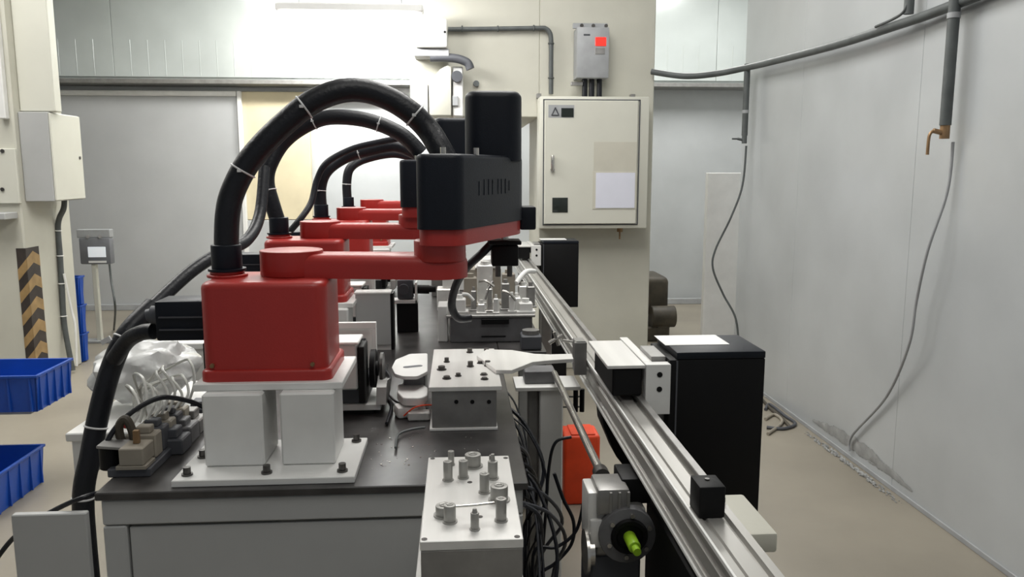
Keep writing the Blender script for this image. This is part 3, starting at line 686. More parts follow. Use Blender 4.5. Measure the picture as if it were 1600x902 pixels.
# drive rod
zr = .75
r0 = onz(940, 742, zr); r1 = onz(866, 583, zr)
t = thing('drive_shaft', (r0.x, r0.y, zr), 'thin polished drive shaft running lengthwise below the rail', 'shaft')
obj('rod', cyl(B(), r0, r1, .0095, 16), 'steel', t)
obj('collar', cyl(B(), r0+Vector((0, -.01, 0)), r0+Vector((0, .02, 0)), .017, 18), 'dsteel', t)
# gear motor
gy = 1.50
gc = at(983, 838, gy)
t = thing('gear_motor', (gc.x, gy, .0), 'dark gear motor with a lime green capped shaft at bottom centre', 'motor')
GX0, GX1 = at(921, 800, gy).x, at(1024, 800, gy).x
obj('gearbox', box(box(B(), GX0+.012, GX1-.012, gy+.02, gy+.16, gc.z-.055, gc.z+.05, .012, 3), GX0+.018, GX1-.05, gy+.01, gy+.10, gc.z+.04, gc.z+.095, .006, 2), 'alud', t)
obj('face_plate', prism_dir(B(), [(gc.x+.058*math.cos(a)-.003, gc.z+.058*math.sin(a)) for a in [2*math.pi*i/24 for i in range(24)]], ('y', gy), gy+.025, .002), 'smokegrey', t)
obj('seal_ring', ring(B(), (gc.x, gy-.002, gc.z), (0, 1, 0), .031, .007, 28), 'blackmetal', t)
obj('bore', cyl(B(), (gc.x, gy-.001, gc.z), (gc.x, gy+.002, gc.z), .032, 28), 'blackmetal', t)
obj('shaft_cap', cyl(cyl(B(), (gc.x, gy+.0, gc.z), (gc.x+.002, gy-.045, gc.z-.003), .0125, 18, bev=.002), (gc.x+.002, gy-.045, gc.z-.003), (gc.x+.003, gy-.062, gc.z-.004), .008, 12), 'lime', t)
for a in range(6):
    an = a*math.pi/3+.4
    obj('bolt', cyl(B(), (gc.x+.044*math.cos(an), gy, gc.z+.044*math.sin(an)), (gc.x+.044*math.cos(an), gy-.006, gc.z+.044*math.sin(an)), .0048, 8), 'steel', t)
obj('side_flange', cyl(cyl(B(), (GX0-.004, gy+.03, gc.z-.045), (GX0+.002, gy+.03, gc.z-.045), .045, 28), (GX0+.002, gy+.03, gc.z-.045), (GX0+.014, gy+.03, gc.z-.045), .03, 24), 'steel', t)
obj('mount', box(B(), GX0+.01, GX1-.02, gy+.03, gy+.16, .40, gc.z-.055, .004), 'dgrey', t)
obj('stand', box(B(), GX0+.025, GX1-.03, gy+.05, gy+.14, 0, .40, .004), 'alud', t)
obj('terminal_box', box(B(), GX0+.075, GX1+.004, gy+.05, gy+.14, gc.z+.045, gc.z+.10, .004, 2), 'blackmetal', t)
for q in range(5): obj('side_bolt', cyl(B(), (GX0+.006, gy+.03+.0*q, gc.z-.02+q*.024), (GX0+.018, gy+.03, gc.z-.02+q*.024), .006, 8), 'steel', t)
obj('side_casting', box(box(B(), GX0, GX0+.02, gy+.02, gy+.10, gc.z-.03, gc.z+.085, .004, 2), GX0+.004, GX0+.03, gy+.012, gy+.03, gc.z-.03, gc.z+.03, .004, 2), 'alu', t)
for dx in (-.03, -.012, .006):
    obj('casting_rib', box(B(), gc.x+dx-.01, gc.x+dx-.004, gy+.006, gy+.012, gc.z+.045, gc.z+.09, .001), 'alud', t)

# support shelf, panel, cylinders, orange box between bench and rail
c0 = at(806, 612, 2.46); c1 = at(912, 612, 2.46)
t = thing('support_frame', ((c0.x+c1.x)/2, 2.5, 0), 'white frame with narrow top plate between bench and rail', 'frame')
obj('top_plate', box(B(), max(c0.x, TX1+.006), c1.x-.01, 2.46, 2.60, c0.z, c0.z+.012, .001), 'white', t)
q0 = at(842, 700, 2.5).x; q1 = at(878, 700, 2.5).x
obj('upright_panel', box(B(), q0, q1, 2.48, 2.56, 0, c0.z, .004), 'white', t)
obj('upright', box(B(), q0-.035, q0-.004, 2.5, 2.55, 0, c0.z, .003), 'alud', t)
for pxq in (899, 909):
    xx = at(pxq, 630, 2.48).x
    obj('cylinder', cyl(B(), (xx, 2.475, c0.z-.075), (xx, 2.475, c0.z), .008, 12), 'blackmetal', t)
obj('hooked_rod', cyl(cyl(B(), (.335, 2.55, .655), (.41, 2.55, .655), .003, 8), (.335, 2.55, .62), (.41, 2.55, .62), .003, 8), 'pipe', t)
obj('cavity_shade_box', box(B(), at(820, 590, 2.5).x, at(868, 590, 2.5).x, 2.50, 2.58, c0.z+.012, c0.z+.055, .003), 'smokegrey', t)  # dark grey stands in for the shaded cavity under the lever
a = onz(888, 790, 0); b = onz(926, 790, 0)
ztp = at(900, 682, a.y).z
t = thing('orange_bin', ((a.x+b.x)/2, a.y, 0), 'bright orange box standing on the floor beneath the rail', 'box')
obj('body', box(B(), a.x-.02, b.x+.03, a.y, a.y+.15, 0, ztp, .012, 3), 'orange', t)
obj('lid', box(B(), a.x+.01, b.x+.01, a.y+.01, a.y+.14, ztp, ztp+.006, .002), 'orange', t)
# tangle of cables between bench and support frame
rc = random.Random(11)
for i in range(22):
    x0 = TX1+.010+rc.random()*.012; y0 = 1.62+rc.random()*.75; zs = .73-rc.random()*.06; w = .02+rc.random()*.085; sg = rc.choice((-1, 1))
    pts = [(TX1-.004, y0+.12*sg, zs), (x0+w*.5, y0+.07*sg, zs-.05), (x0+w, y0-.02*sg, zs-.16), (x0+w*rc.uniform(.3, 1), y0-.10*sg, zs-.30), (x0+w*.6, y0+rc.uniform(-.08, .08), .2), (x0+.01, y0+.03, .01)]
    o = single('loose_cable', tube(B(), pts, rc.choice((.003, .0045, .006)), 7, 6), rc.choice(('hose', 'hose', 'hose', 'hose', 'dgrey')), 'dark loose cable hanging in the tangle beside the bench', 'cable', pts[-1], 'tangle of cables between bench and rail')
for i, (pxs, Y, r, lb_) in enumerate((
    ([(893, 683), (868, 692), (858, 730), (853, 800), (848, 860), (846, 898)], 1.95, .0042, 'black cable arching left from behind the orange box'),
    ([(866, 740), (880, 780), (896, 815), (893, 850), (868, 880), (840, 905)], 1.85, .0045, 'black cable looping down left of the gear motor'),
    ([(912, 785), (900, 830), (870, 855), (835, 862)], 1.75, .0042, 'black cable running from the gear motor to the bench'))):
    P = [at(x, y, Y) for x, y in pxs]; P.append(Vector((P[-1].x, P[-1].y, P[-1].z-.12)))
    single('drooping_cable', tube(B(), P, r, 8), 'hose', lb_, 'cable', P[0])

# ================================================================ LEFT SIDE OF BENCH
c = onz(205, 745, TZ)
t = thing('valve_manifold', (c.x, c.y, TZ), 'tan and black valve block with many wires at the bench corner', 'valve block')
obj('base', box(B(), c.x-.045, c.x+.04, c.y-.005, c.y+.30, TZ, TZ+.018, .002), 'dgrey', t)
obj('lower_plate', box(B(), c.x-.025, c.x+.035, c.y-.012, c.y+.04, TZ+.018, TZ+.026, .001), 'tan', t)
obj('front_block', box(B(), c.x-.018, c.x+.03, c.y-.01, c.y+.05, TZ+.026, TZ+.062, .002), 'tan', t)
for i in range(5):
    y = c.y+.055+i*.045
    obj('valve', box(box(B(), c.x-.03, c.x+.032, y, y+.038, TZ+.018, TZ+.07, .003), c.x-.01, c.x+.02, y+.006, y+.03, TZ+.07, TZ+.085, .002), 'dgrey' if i % 2 else 'tan', t)
obj('plate', box(B(), c.x-.065, c.x-.01, c.y, c.y+.05, TZ+.058, TZ+.064, .001, rot=(0, .1, 0)), 'alud', t)
obj('side_coil', cyl(B(), (c.x-.05, c.y+.03, TZ+.01), (c.x-.05, c.y+.03, TZ+.058), .022, 18), 'blackmetal', t)
obj('terminal', box(B(), c.x+.0, c.x+.012, c.y+.02, c.y+.03, TZ+.062, TZ+.09, .001), 'brass', t)
obj('indicator', box(B(), c.x-.03, c.x-.015, c.y+.05, c.y+.056, TZ+.085, TZ+.105, .002), 'red', t)
# row of grey modules
for i in range(4):
    p = onz(268+i*14, 712-i*16, TZ)
    single('module_block', box(box(B(), p.x-.03, p.x+.025, p.y, p.y+.06, TZ, TZ+.035+.006*(i % 2), .003), p.x-.02, p.x+.01, p.y+.01, p.y+.05, TZ+.035, TZ+.055, .002), ('dgrey', 'smokegrey', 'alud', 'dgrey')[i],
           ('grey module block just left of the nearest robot stand', 'second grey module block behind the nearest one', 'pale module block third in the row beside the stand', 'rearmost dark module block beside the stand')[i], 'module', (p.x, p.y, TZ), 'module blocks left of the nearest stand')
# white air tubes rising out of the manifold
for i in range(9):
    x = c.x-.02+i*.008; y = c.y+.07+i*.02
    h = .055+.02*math.sin(i*1.7)
    pts = [(x, y, TZ+.085), (x+.01, y+.02, TZ+.085+h*.6), (x-.015+.01*math.sin(i), y+.05, TZ+.095+h), (x-.05, y+.11, TZ+.085+h), (TX0-.05-.01*i, y+.22, TZ+.06), (TX0-.08-.012*i, y+.32, TZ-.02)]
    single('air_tube', tube(B(), pts, .0032, 7), 'tubew', 'thin white air tube curving out of the valve block', 'tube', pts[0], 'white tubes over the valve block')
P = [at(x, y, yy) for x, y, yy in ((318, 636, 1.80), (292, 626, 1.78), (250, 622, 1.72), (205, 645, 1.68), (173, 680, 1.65), (163, 715, 1.63), (180, 745, 1.62), (200, 752, 1.62))]
P = [Vector((p.x, p.y, max(p.z, TZ+.006))) for p in P]
single('looped_cable', tube(B(), P, .0055, 10), 'hose', 'round loop of black cable arching over the valve block', 'cable', P[-1])
P = [at(x, y, 1.66) for x, y in ((212, 700), (206, 672), (196, 655), (186, 668), (190, 690), (200, 708))]
single('looped_cable', tube(B(), P, .009, 10), 'brown', 'short dark maroon cable twisted above the valve block', 'cable', P[-1])
P = [at(x, y, yy) for x, y, yy in ((205, 757, 1.60), (165, 768, 1.58), (135, 776, 1.515), (100, 790, 1.52), (60, 812, 1.55), (20, 842, 1.6), (-10, 880, 1.6))]
single('looped_cable', tube(B(), P, .005, 10), 'hose', 'black cable leaving the bench corner towards lower left', 'cable', P[0])
# clear film bag
c = at(236, 645, 2.25); BAGZ = at(101, 678, 2.0).z+.098
bm = B(); bmesh.ops.create_icosphere(bm, subdivisions=4, radius=1)
rb = random.Random(5)
from mathutils import noise as mn
for v in bm.verts:
    p = v.co.copy(); n = mn.noise(p*2.2)*.25+mn.noise(p*5)*.06
    v.co = Vector((p.x*(.135)*(1+n), p.y*.13*(1+n), max(p.z, -.75)*.085*(1+n)))+Vector((c.x-.01, c.y, BAGZ))
single('plastic_bag', bm, 'bag', 'crumpled milky plastic bag heaped left of the bench', 'bag', (c.x, c.y, c.z-.08))
# low white bench carrying the bag
b0 = at(101, 678, 2.0)
t = thing('side_bench', (-.9, 2.1, 0), 'low white bench left of the main bench, under the plastic bag', 'bench')
zt = b0.z
obj('top', box(B(), b0.x, TX0-.02, 2.0, 2.5, zt-.022, zt, .003), 'white', t)
for (xx, yy) in ((b0.x+.01, 2.01), (TX0-.06, 2.01), (b0.x+.01, 2.46), (TX0-.06, 2.46)):
    obj('leg', box(B(), xx, xx+.03, yy, yy+.03, 0, zt-.022, .002), 'white', t)
obj('back_panel', box(B(), b0.x+.045, TX0-.07, 2.2, 2.21, .05, zt-.022), 'panelgrey', t)
obj('round_knob', cyl(B(), (b0.x+.06, 2.0, zt-.075), (b0.x+.06, 1.97, zt-.075), .028, 20), 'white', t)
# white cabinet with grey duct further back
a = at(250, 546, 3.0); b = at(312, 546, 3.0)
t = thing('white_cabinet', ((a.x+b.x)/2, 3.0, 0), 'white cabinet behind the motor of the nearest robot', 'cabinet')
obj('body', box(B(), a.x, b.x+.15, 3.0, 3.4, 0, a.z, .006), 'white', t)
obj('top_lip', box(B(), a.x-.01, b.x+.15, 2.985, 3.4, a.z, a.z+.025, .004), 'white', t)
obj('grey_duct', tube(B(), [(a.x+.11, 2.975, a.z+.0), (a.x+.05, 2.95, a.z-.08), (a.x+.03, 2.95, a.z-.22), (a.x+.03, 2.95, .3), (a.x+.03, 2.95, .02)], .022, 12), 'grey', t)

# ================================================================ BLUE BINS
def bin_(x0, x1, y0, y1, z0, z1, label, group, ribs=True, tilt=0, cut=False, rotz=0):
    t = thing('blue_bin', (0, 0, 0), label, 'bin', group)
    ORG[t] = Vector(((x0+x1)/2, (y0+y1)/2, z0)); t.location = ORG[t]
    w = .006; bm = B()
    fl = .012
    box(bm, x0+fl, x1-fl, y0+fl, y1-fl, z0, z0+w)
    # flared walls
    def wall(a, b, a2, b2):
        tt = bmesh.new()
        n = (Vector(b)-Vector(a)).normalized(); inn = Vector((-n.y, n.x, 0))*w
        vs = [Vector(a), Vector(b), Vector(b2), Vector(a2)]
        q = [tt.verts.new(v) for v in vs]+[tt.verts.new(v+inn) for v in vs]
        for f in ((0, 1, 2, 3), (7, 6, 5, 4), (0, 4, 5, 1), (1, 5, 6, 2), (2, 6, 7, 3), (3, 7, 4, 0)): tt.faces.new([q[k] for k in f])
        bmesh.ops.recalc_face_normals(tt, faces=tt.faces); merge(bm, tt)
    B4 = [(x0+fl, y0+fl), (x1-fl, y0+fl), (x1-fl, y1-fl), (x0+fl, y1-fl)]; T4 = [(x0, y0), (x1, y0), (x1, y1), (x0, y1)]
    for i in range(4):
        j = (i+1) % 4; wall((*B4[i], z0), (*B4[j], z0), (*T4[i], z1), (*T4[j], z1)) if False else wall((*B4[i], z0), (*B4[j], z0), (*T4[i], z1), (*T4[j], z1))
    o = obj('body', bm, 'blue', t)
    rm = B(); e = .006
    box(rm, x0-e, x1+e, y0-e, y0+w, z1-.008, z1+.003, .001); box(rm, x0-e, x1+e, y1-w, y1+e, z1-.008, z1+.003, .001)
    box(rm, x0-e, x0+w, y0, y1, z1-.008, z1+.003, .001); box(rm, x1-w, x1+e, y0, y1, z1-.008, z1+.003, .001)
    obj('rim', rm, 'blue', t)
    if ribs:
        n = 5
        for i in range(n):
            yy = y0+.03+(y1-y0-.06)*i/(n-1)
            obj('rib', box(B(), x1-fl-.001, x1+.002, yy-.004, yy+.004, z0+.004, z1-.008, .001), 'blue', t)
            xx = x0+.03+(x1-x0-.06)*i/(n-1)
            obj('rib', box(B(), xx-.004, xx+.004, y0-.002, y0+fl+.001, z0+.004, z1-.008, .001), 'blue', t)
    if rotz: t.rotation_euler.z = rotz
    return t
A0 = at(56, 588, 3.45); Az = at(56, 645, 3.45).z
b1 = bin_(A0.x-.42, A0.x, 3.45, 3.77, Az, A0.z, 'upper blue plastic bin on a rack at the left edge of view', 'blue bins at the left edge')
Bc = at(68, 698, 3.6); Bz = 0.0
bz0 = at(70, 760, 3.6).z
zB0 = .001
b2 = bin_(Bc.x-.42, Bc.x, 3.2, 3.6, zB0, zB0+.17, 'lower blue plastic bin near the floor at the left edge of view', 'blue bins at the left edge')
t = thing('bin_rack', (A0.x-.57, 3.6, 0), 'grey steel rack carrying the blue bins, mostly out of view at left', 'rack')
for yy in (3.47, 3.72): obj('post', box(B(), A0.x-.60, A0.x-.57, yy, yy+.03, 0, 1.0, .002), 'grey', t)
obj('shelf', box(B(), A0.x-.57, A0.x-.05, 3.48, 3.74, Az-.016, Az-.001, .002), 'grey', t)
# far stack of three
for i, n in enumerate(('lowest', 'middle', 'topmost')):
    h = .205
    bin_(cxr-.36, onx(121, 500, cxr).x+.0, cyb+.03, onx(136, 500, cxr).y, .005+i*(h+.005), .005+i*(h+.005)+h, '%s far blue bin in the stack behind the white column' % n, 'blue bins stacked behind the column', True)
    bt = bpy.data.objects[-1] if False else None

# ================================================================ LEFT COLUMN FITTINGS
X1c = at(83, 250, 5.3).x; YB = onx(130, 250, X1c).y
t = thing('wall_box', (cxr+.1, 5.5, 1.19), 'electrical box hung on the left column, its lit door coloured paler', 'electrical box')
zt = at(83, 175, 5.3).z; zb_ = at(83, 315, 5.3).z
obj('body', box(B(), cxr+.001, X1c-.012, 5.3, YB, zb_, zt, .004), 'panelgrey', t)
obj('door', box(B(), X1c-.012, X1c, 5.305, YB-.005, zb_+.005, zt-.005, .004), 'creamc', t)  # paler than the body: light on this face put into the colour
obj('lock', cyl(B(), (X1c, YB-.05, (zb_+zt)/2), (X1c+.006, YB-.05, (zb_+zt)/2), .01, 12), 'dsteel', t)
zt2 = at(70, 172, 5.35).z
t = thing('cable_trunking', (-2.81, 5.45, zt2), 'tall cream cable trunking above the box on the left column', 'trunking')
obj('duct', box(B(), cxr+.001, at(86, 170, 5.33).x, 5.33, 5.42, zt+.004, 3.5, .006), 'creamc', t)
obj('side_duct', box(B(), cxr-.06, cxr-.02, 5.20, 5.249, zt-.05, 3.5, .006), 'white', t)
q = cxr+.02
P = [Vector((cxr+.10, 5.6, zb_)), Vector((cxr+.09, 5.6, zb_-.06)), onx(91, 350, q), onx(94, 400, q), onx(97, 450, q), onx(101, 510, q), onx(112, 560, q+.04)]
P[-1].z = .02
t = thing('column_hose', P[-1], 'grey hose running down the column from the electrical box', 'hose')
obj('hose', tube(B(), P, .018, 12), 'pipe', t)
S = spline(P, 8)
for i in (18, 24, 31, 38): obj('clip', ring(B(), S[i], S[i+1]-S[i-1], .020, .004, 16), 'white', t)
obj('white_cable', tube(B(), [P[4]+Vector((.03, -.02, .1)), P[4]+Vector((.05, 0, -.15)), P[5]+Vector((.07, 0, .0)), P[6]+Vector((.03, 0, .03))], .008, 8), 'white', t)
# hazard tape: backing plus chevron stripes
tzt = at(45, 387, 5.3).z
t = thing('hazard_tape', (cxr, 5.37, .02), 'yellow and black striped hazard tape on the corner of the left column', 'tape')
ya, yb = 5.25, onx(67, 470, cxr).y
obj('backing', box(B(), cxr+.0005, cxr+.003, ya, yb, .02, tzt), 'hazk', t, False)
xf = cxr-.055
obj('backing', box(B(), xf, cxr+.003, 5.2465, 5.2495, .02, tzt), 'hazk', t, False)
n = 6; step = (tzt-.02)/n
for i in range(n):
    z = .03+i*step; ym = (ya+yb)/2; q = step*.48
    obj('stripe', prism_dir(B(), [(ya, z-.0), (ym, z+q*.55), (yb, z+q*.1), (yb, z+q*1.1), (ym, z+q*1.6), (ya, z+q)] if z+q*1.6 < tzt else [(ya, z), (ym, z+q*.5), (yb, z), (yb, z+q*.6), (ya, z+q*.6)], ('x', cxr+.003), cxr+.0045), 'hazy', t, False)
    obj('stripe', prism_dir(B(), [(xf, z-.07), (cxr+.004, z), (cxr+.004, z+q), (xf, z+q-.07)] if i else [(xf, z), (cxr+.004, z), (cxr+.004, z+q), (xf, z+q-.07)], ('y', 5.245), 5.2465), 'hazy', t, False)
# junction plate on column front
a = at(-20, 232, 5.24); b = at(33, 318, 5.24)
t = thing('junction_plate', ((a.x+b.x)/2, 5.24, b.z), 'cream cover plate on the column front at the far left edge', 'cover plate')
obj('plate', box(B(), a.x, b.x, 5.225, 5.249, b.z, a.z, .004), 'creamc', t)
for (px, py) in ((4, 236), (4, 296)):
    p = at(px, py, 5.222); obj('screw', cyl(B(), p, p+Vector((0, -.006, 0)), .012, 10), 'dsteel', t)
a = at(-20, 332, 5.2); b = at(22, 342, 5.2)
single('small_shelf', box(B(), a.x, b.x, 5.1, 5.249, b.z, a.z, .004), 'panelgrey', 'short grey shelf on the column front below the cover plate', 'shelf', (b.x, 5.2, b.z))

# control terminal on stand
ty = 6.6
a = at(122, 372, ty); b = at(174, 413, ty)
t = thing('control_terminal', ((a.x+b.x)/2, ty, 0), 'dark framed control screen on a thin pale stand near the back wall', 'control screen')
obj('case', box(B(), a.x, b.x, ty, ty+.08, b.z, a.z, .012, 2), 'midgrey', t)
p = at(137, 386, ty); q = at(166, 402, ty)
obj('screen', box(B(), p.x, q.x, ty-.006, ty, q.z, p.z, .002), 'screen', t)
obj('label_strip', box(B(), p.x, q.x, ty-.004, ty, b.z+.012, b.z+.028), 'white', t)
p = at(118, 359, ty); q = at(171, 372, ty)
obj('top_box', box(B(), p.x, q.x, ty+.01, ty+.08, a.z, p.z, .004), 'grey', t)
for pxq in (137, 156): obj('button', cyl(B(), at(pxq, 370, ty-.004), at(pxq, 370, ty+.012), .014, 12), 'alud', t)
p = at(150, 430, ty+.05)
obj('stand', box(B(), p.x-.018, p.x+.018, ty+.02, ty+.06, 0, b.z, .003), 'creamc', t)
obj('foot', box(B(), p.x-.12, p.x+.14, ty-.02, ty+.10, 0, .02, .003), 'grey', t)
P = [at(171, 413, ty+.02), at(174, 440, ty), at(180, 480, ty-.1), onz(178, 515, .01)]
single('pendant_cable', tube(B(), P, .009, 8), 'pipe', 'thin cable dropping from the control screen to the floor', 'cable', P[-1])

# ================================================================ ELECTRICAL CABINET AND FITTINGS ON PILLAR
cy0 = PY-.20
def AT(px, py, y=cy0): return at(px, py, y)
a = AT(844, 150); b = AT(1011, 357)
t = thing('electrical_cabinet', ((a.x+b.x)/2, PY, b.z), 'large cream electrical cabinet with a paper pocket on its door', 'electrical cabinet')
obj('body', box(B(), a.x, b.x, cy0+.012, PY-.001, b.z, a.z, .008, 2), 'creamc', t)
dr = obj('door', box(B(), AT(852, 0).x, AT(1001, 0).x, cy0-.008, cy0+.012, AT(900, 350).z, AT(900, 157).z, .004), 'creamc', t)
gk = B(); z0, z1, x0, x1 = AT(900, 352).z, AT(900, 155).z, AT(850, 0).x, AT(1005, 0).x
for q in ((x0, x1, z0, z0+.006), (x0, x1, z1-.006, z1), (x0, x0+.006, z0, z1), (x1-.006, x1, z0, z1)): box(gk, q[0], q[1], cy0+.006, cy0+.0125, q[2], q[3])
obj('door_gasket', gk, 'dgrey', t)
yd = cy0-.008
p = AT(857, 164, yd); q = AT(897, 184, yd)
lbp = obj('warning_label', box(B(), p.x, q.x, yd-.001, yd+.0, q.z, p.z), 'grey', dr)
lab(lbp, 'grey sticker with a warning triangle')
p = AT(877, 169, yd); q2 = AT(896, 183, yd)
lab(obj('display', box(B(), p.x, q2.x, yd-.005, yd, q2.z, p.z, .001), 'glassd', dr), 'small dark display window')
tr = [AT(862, 180, yd), AT(873, 180, yd), AT(867.5, 168, yd)]
bm = B()
for i in range(3):
    cyl(bm, tr[i]+Vector((0, -.002, 0)), tr[(i+1) % 3]+Vector((0, -.002, 0)), .0045, 6)
obj('warning_triangle', bm, 'dgrey', dr)
p = AT(863, 257, yd)
obj('door_handle', box(cyl(B(), (p.x, yd, p.z-.035), (p.x, yd-.02, p.z-.035), .014, 14), p.x-.011, p.x+.011, yd-.022, yd-.003, p.z-.045, p.z+.06, .005, 2), 'steel', dr)
p = AT(863, 309, yd); q = AT(887, 332, yd)
obj('vent_window', box(B(), p.x, q.x, yd-.004, yd+.0, q.z, p.z, .006, 2), 'glassd', dr)
p = AT(927, 222, yd); q = AT(994, 327, yd)
pk = obj('paper_pocket', box(box(B(), p.x, q.x, yd-.003, yd, q.z, AT(0, 268, yd).z, .001), p.x+.004, q.x-.004, yd-.002, yd, AT(0, 268, yd).z, p.z), 'pocket', dr)
p = AT(931, 270, yd); q = AT(991, 325, yd)
obj('paper', box(B(), p.x, q.x, yd-.006, yd-.003, q.z, p.z), 'paper', dr)
for pxq in (846, 997): 
    p = AT(pxq, 146); obj('mounting_lug', box(B(), p.x-.015, p.x+.015, cy0+.15, PY-.001, a.z, a.z+.03, .002), 'alud', t)
p = AT(973, 366)
obj('cable_gland', cyl(cyl(B(), (p.x, cy0+.1, b.z-.03), (p.x, cy0+.1, b.z), .02, 12), (p.x, cy0+.1, b.z-.08), (p.x, cy0+.1, b.z-.03), .006, 8), 'brass', t)

# switch box with red light above
y2 = PY-.16
a = at(902, 42, y2); b = at(951, 122, y2)
t = thing('switch_box', ((a.x+b.x)/2, PY, b.z), 'grey switch box with a lit red display above the cream cabinet', 'switch box')
obj('body', box(B(), a.x, b.x, y2, PY-.001, b.z, a.z, .006, 2), 'grey', t)
p = at(930, 58, y2); q = at(947, 72, y2)
obj('red_display', box(B(), p.x, q.x, y2-.006, y2, q.z, p.z, .003), 'redlight', t)
p = at(930, 75, y2); q = at(945, 85, y2)
obj('keypad', box(B(), p.x, q.x, y2-.003, y2, q.z, p.z, .001), 'alud', t)
p = at(912, 53, y2); q = at(922, 56, y2)
obj('nameplate', box(B(), p.x, q.x, y2-.001, y2, q.z, p.z), 'dgrey', t)
obj('top_tab', box(B(), a.x-.02, b.x, y2+.06, y2+.08, a.z, a.z+.035, .003), 'grey', t)
for pxq in (909, 927, 947):
    p = at(pxq, 41, y2+.055); obj('tab_screw', cyl(B(), (p.x, y2+.05, a.z+.018), (p.x, y2+.062, a.z+.018), .012, 10), 'dsteel', t)
obj('lower_tab', box(B(), a.x-.03, a.x+.05, y2+.05, y2+.08, b.z-.045, b.z-.02, .003), 'alud', t)
cabz = AT(844, 150).z
for pxq in (914, 925, 937):
    p = at(pxq, 130, y2+.06)
    obj('cable', cyl(B(), (p.x, y2+.07, cabz+.002), (p.x, y2+.07, b.z), .018, 12), 'hose', t)

# white box, conduit, ducted unit on the bulkhead
y3 = PY-.22
a = at(648, 28, y3); b = at(699, 74, y3)
t = thing('junction_box', ((a.x+b.x)/2, PY, b.z), 'glossy white junction box at the glaring top of the bulkhead', 'junction box')
obj('body', box(B(), a.x, b.x, y3, PY-.001, b.z, a.z, .012, 3), 'white', t)
p = at(695, 50, y3); obj('screw', cyl(B(), (p.x, y3-.003, p.z), (p.x, y3, p.z), .008, 10), 'blackmetal', t)
obj('underside_tray', box(B(), a.x-.01, b.x+.01, y3+.04, PY-.001, b.z-.05, b.z-.001, .004), 'grey', t)
yp = PY-.03
P = [at(x, y, yp) for x, y in ((700, 46), (720, 45), (790, 45), (845, 44))]
pts = [at(700, 46, yp), at(780, 45, yp), at(843, 44, yp), at(853, 45, yp), at(859, 51, yp), at(861, 62, yp), at(861, 100, yp), at(861, 147, yp)]
t = thing('conduit', pts[-1], 'dark conduit bent from the white junction box down to the cabinet', 'conduit')
obj('pipe', tube(B(), pts, .015, 12, 4), 'pipe', t)
for (px, py, hz) in ((722, 45, 1), (778, 45, 1), (834, 44, 1), (861, 68, 0), (861, 122, 0)):
    p = at(px, py, yp)
    obj('pipe_clip', ring(B(), p, (1, 0, 0) if hz else (0, 0, 1), .016, .006, 14), 'pipe', t)
p = at(744, 131, PY-.001)
single('wall_stud', cyl(B(), p, p+Vector((0, -.02, 0)), .02, 16), 'pipe', 'dark round stud on the bulkhead under the conduit', 'stud', p)
y4 = PY-.12
t = thing('swing_bracket', (at(700, 150, y4).x, PY, at(700, 180, y4).z), 'cream angular bracket unit below the white junction box', 'bracket')
pg = [at(x, y, y4) for x, y in ((670, 130), (688, 108), (700, 101), (705, 104), (705, 180), (671, 180))]
obj('body', prism_dir(B(), [(p.x, p.z) for p in pg], ('y', y4), PY-.001, .004), 'creamc', t)
p0 = at(707, 104, y4+.02); p1 = at(724, 182, y4+.02)
obj('side_arm', box(B(), p0.x, p1.x, y4+.02, PY-.001, p1.z, p0.z, .006), 'white', t)
p = at(714, 120, y4+.015); obj('pivot', cyl(B(), p, p+Vector((0, -.03, 0)), .036, 20), 'dgrey', t)
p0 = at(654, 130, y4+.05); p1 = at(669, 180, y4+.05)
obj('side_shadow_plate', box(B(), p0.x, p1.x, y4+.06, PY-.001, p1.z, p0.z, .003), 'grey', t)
P = [at(x, y, y4-.03) for x, y in ((672, 90), (695, 90), (715, 92), (730, 98), (735, 108))]
obj('duct_arm', tube(B(), P, .028, 12), 'dgrey', t)
p0 = at(707, 150, y4); p1 = at(716, 165, y4)
obj('small_switch', box(B(), p0.x, p1.x, y4+.005, y4+.02, p1.z, p0.z, .002), 'grey', t)

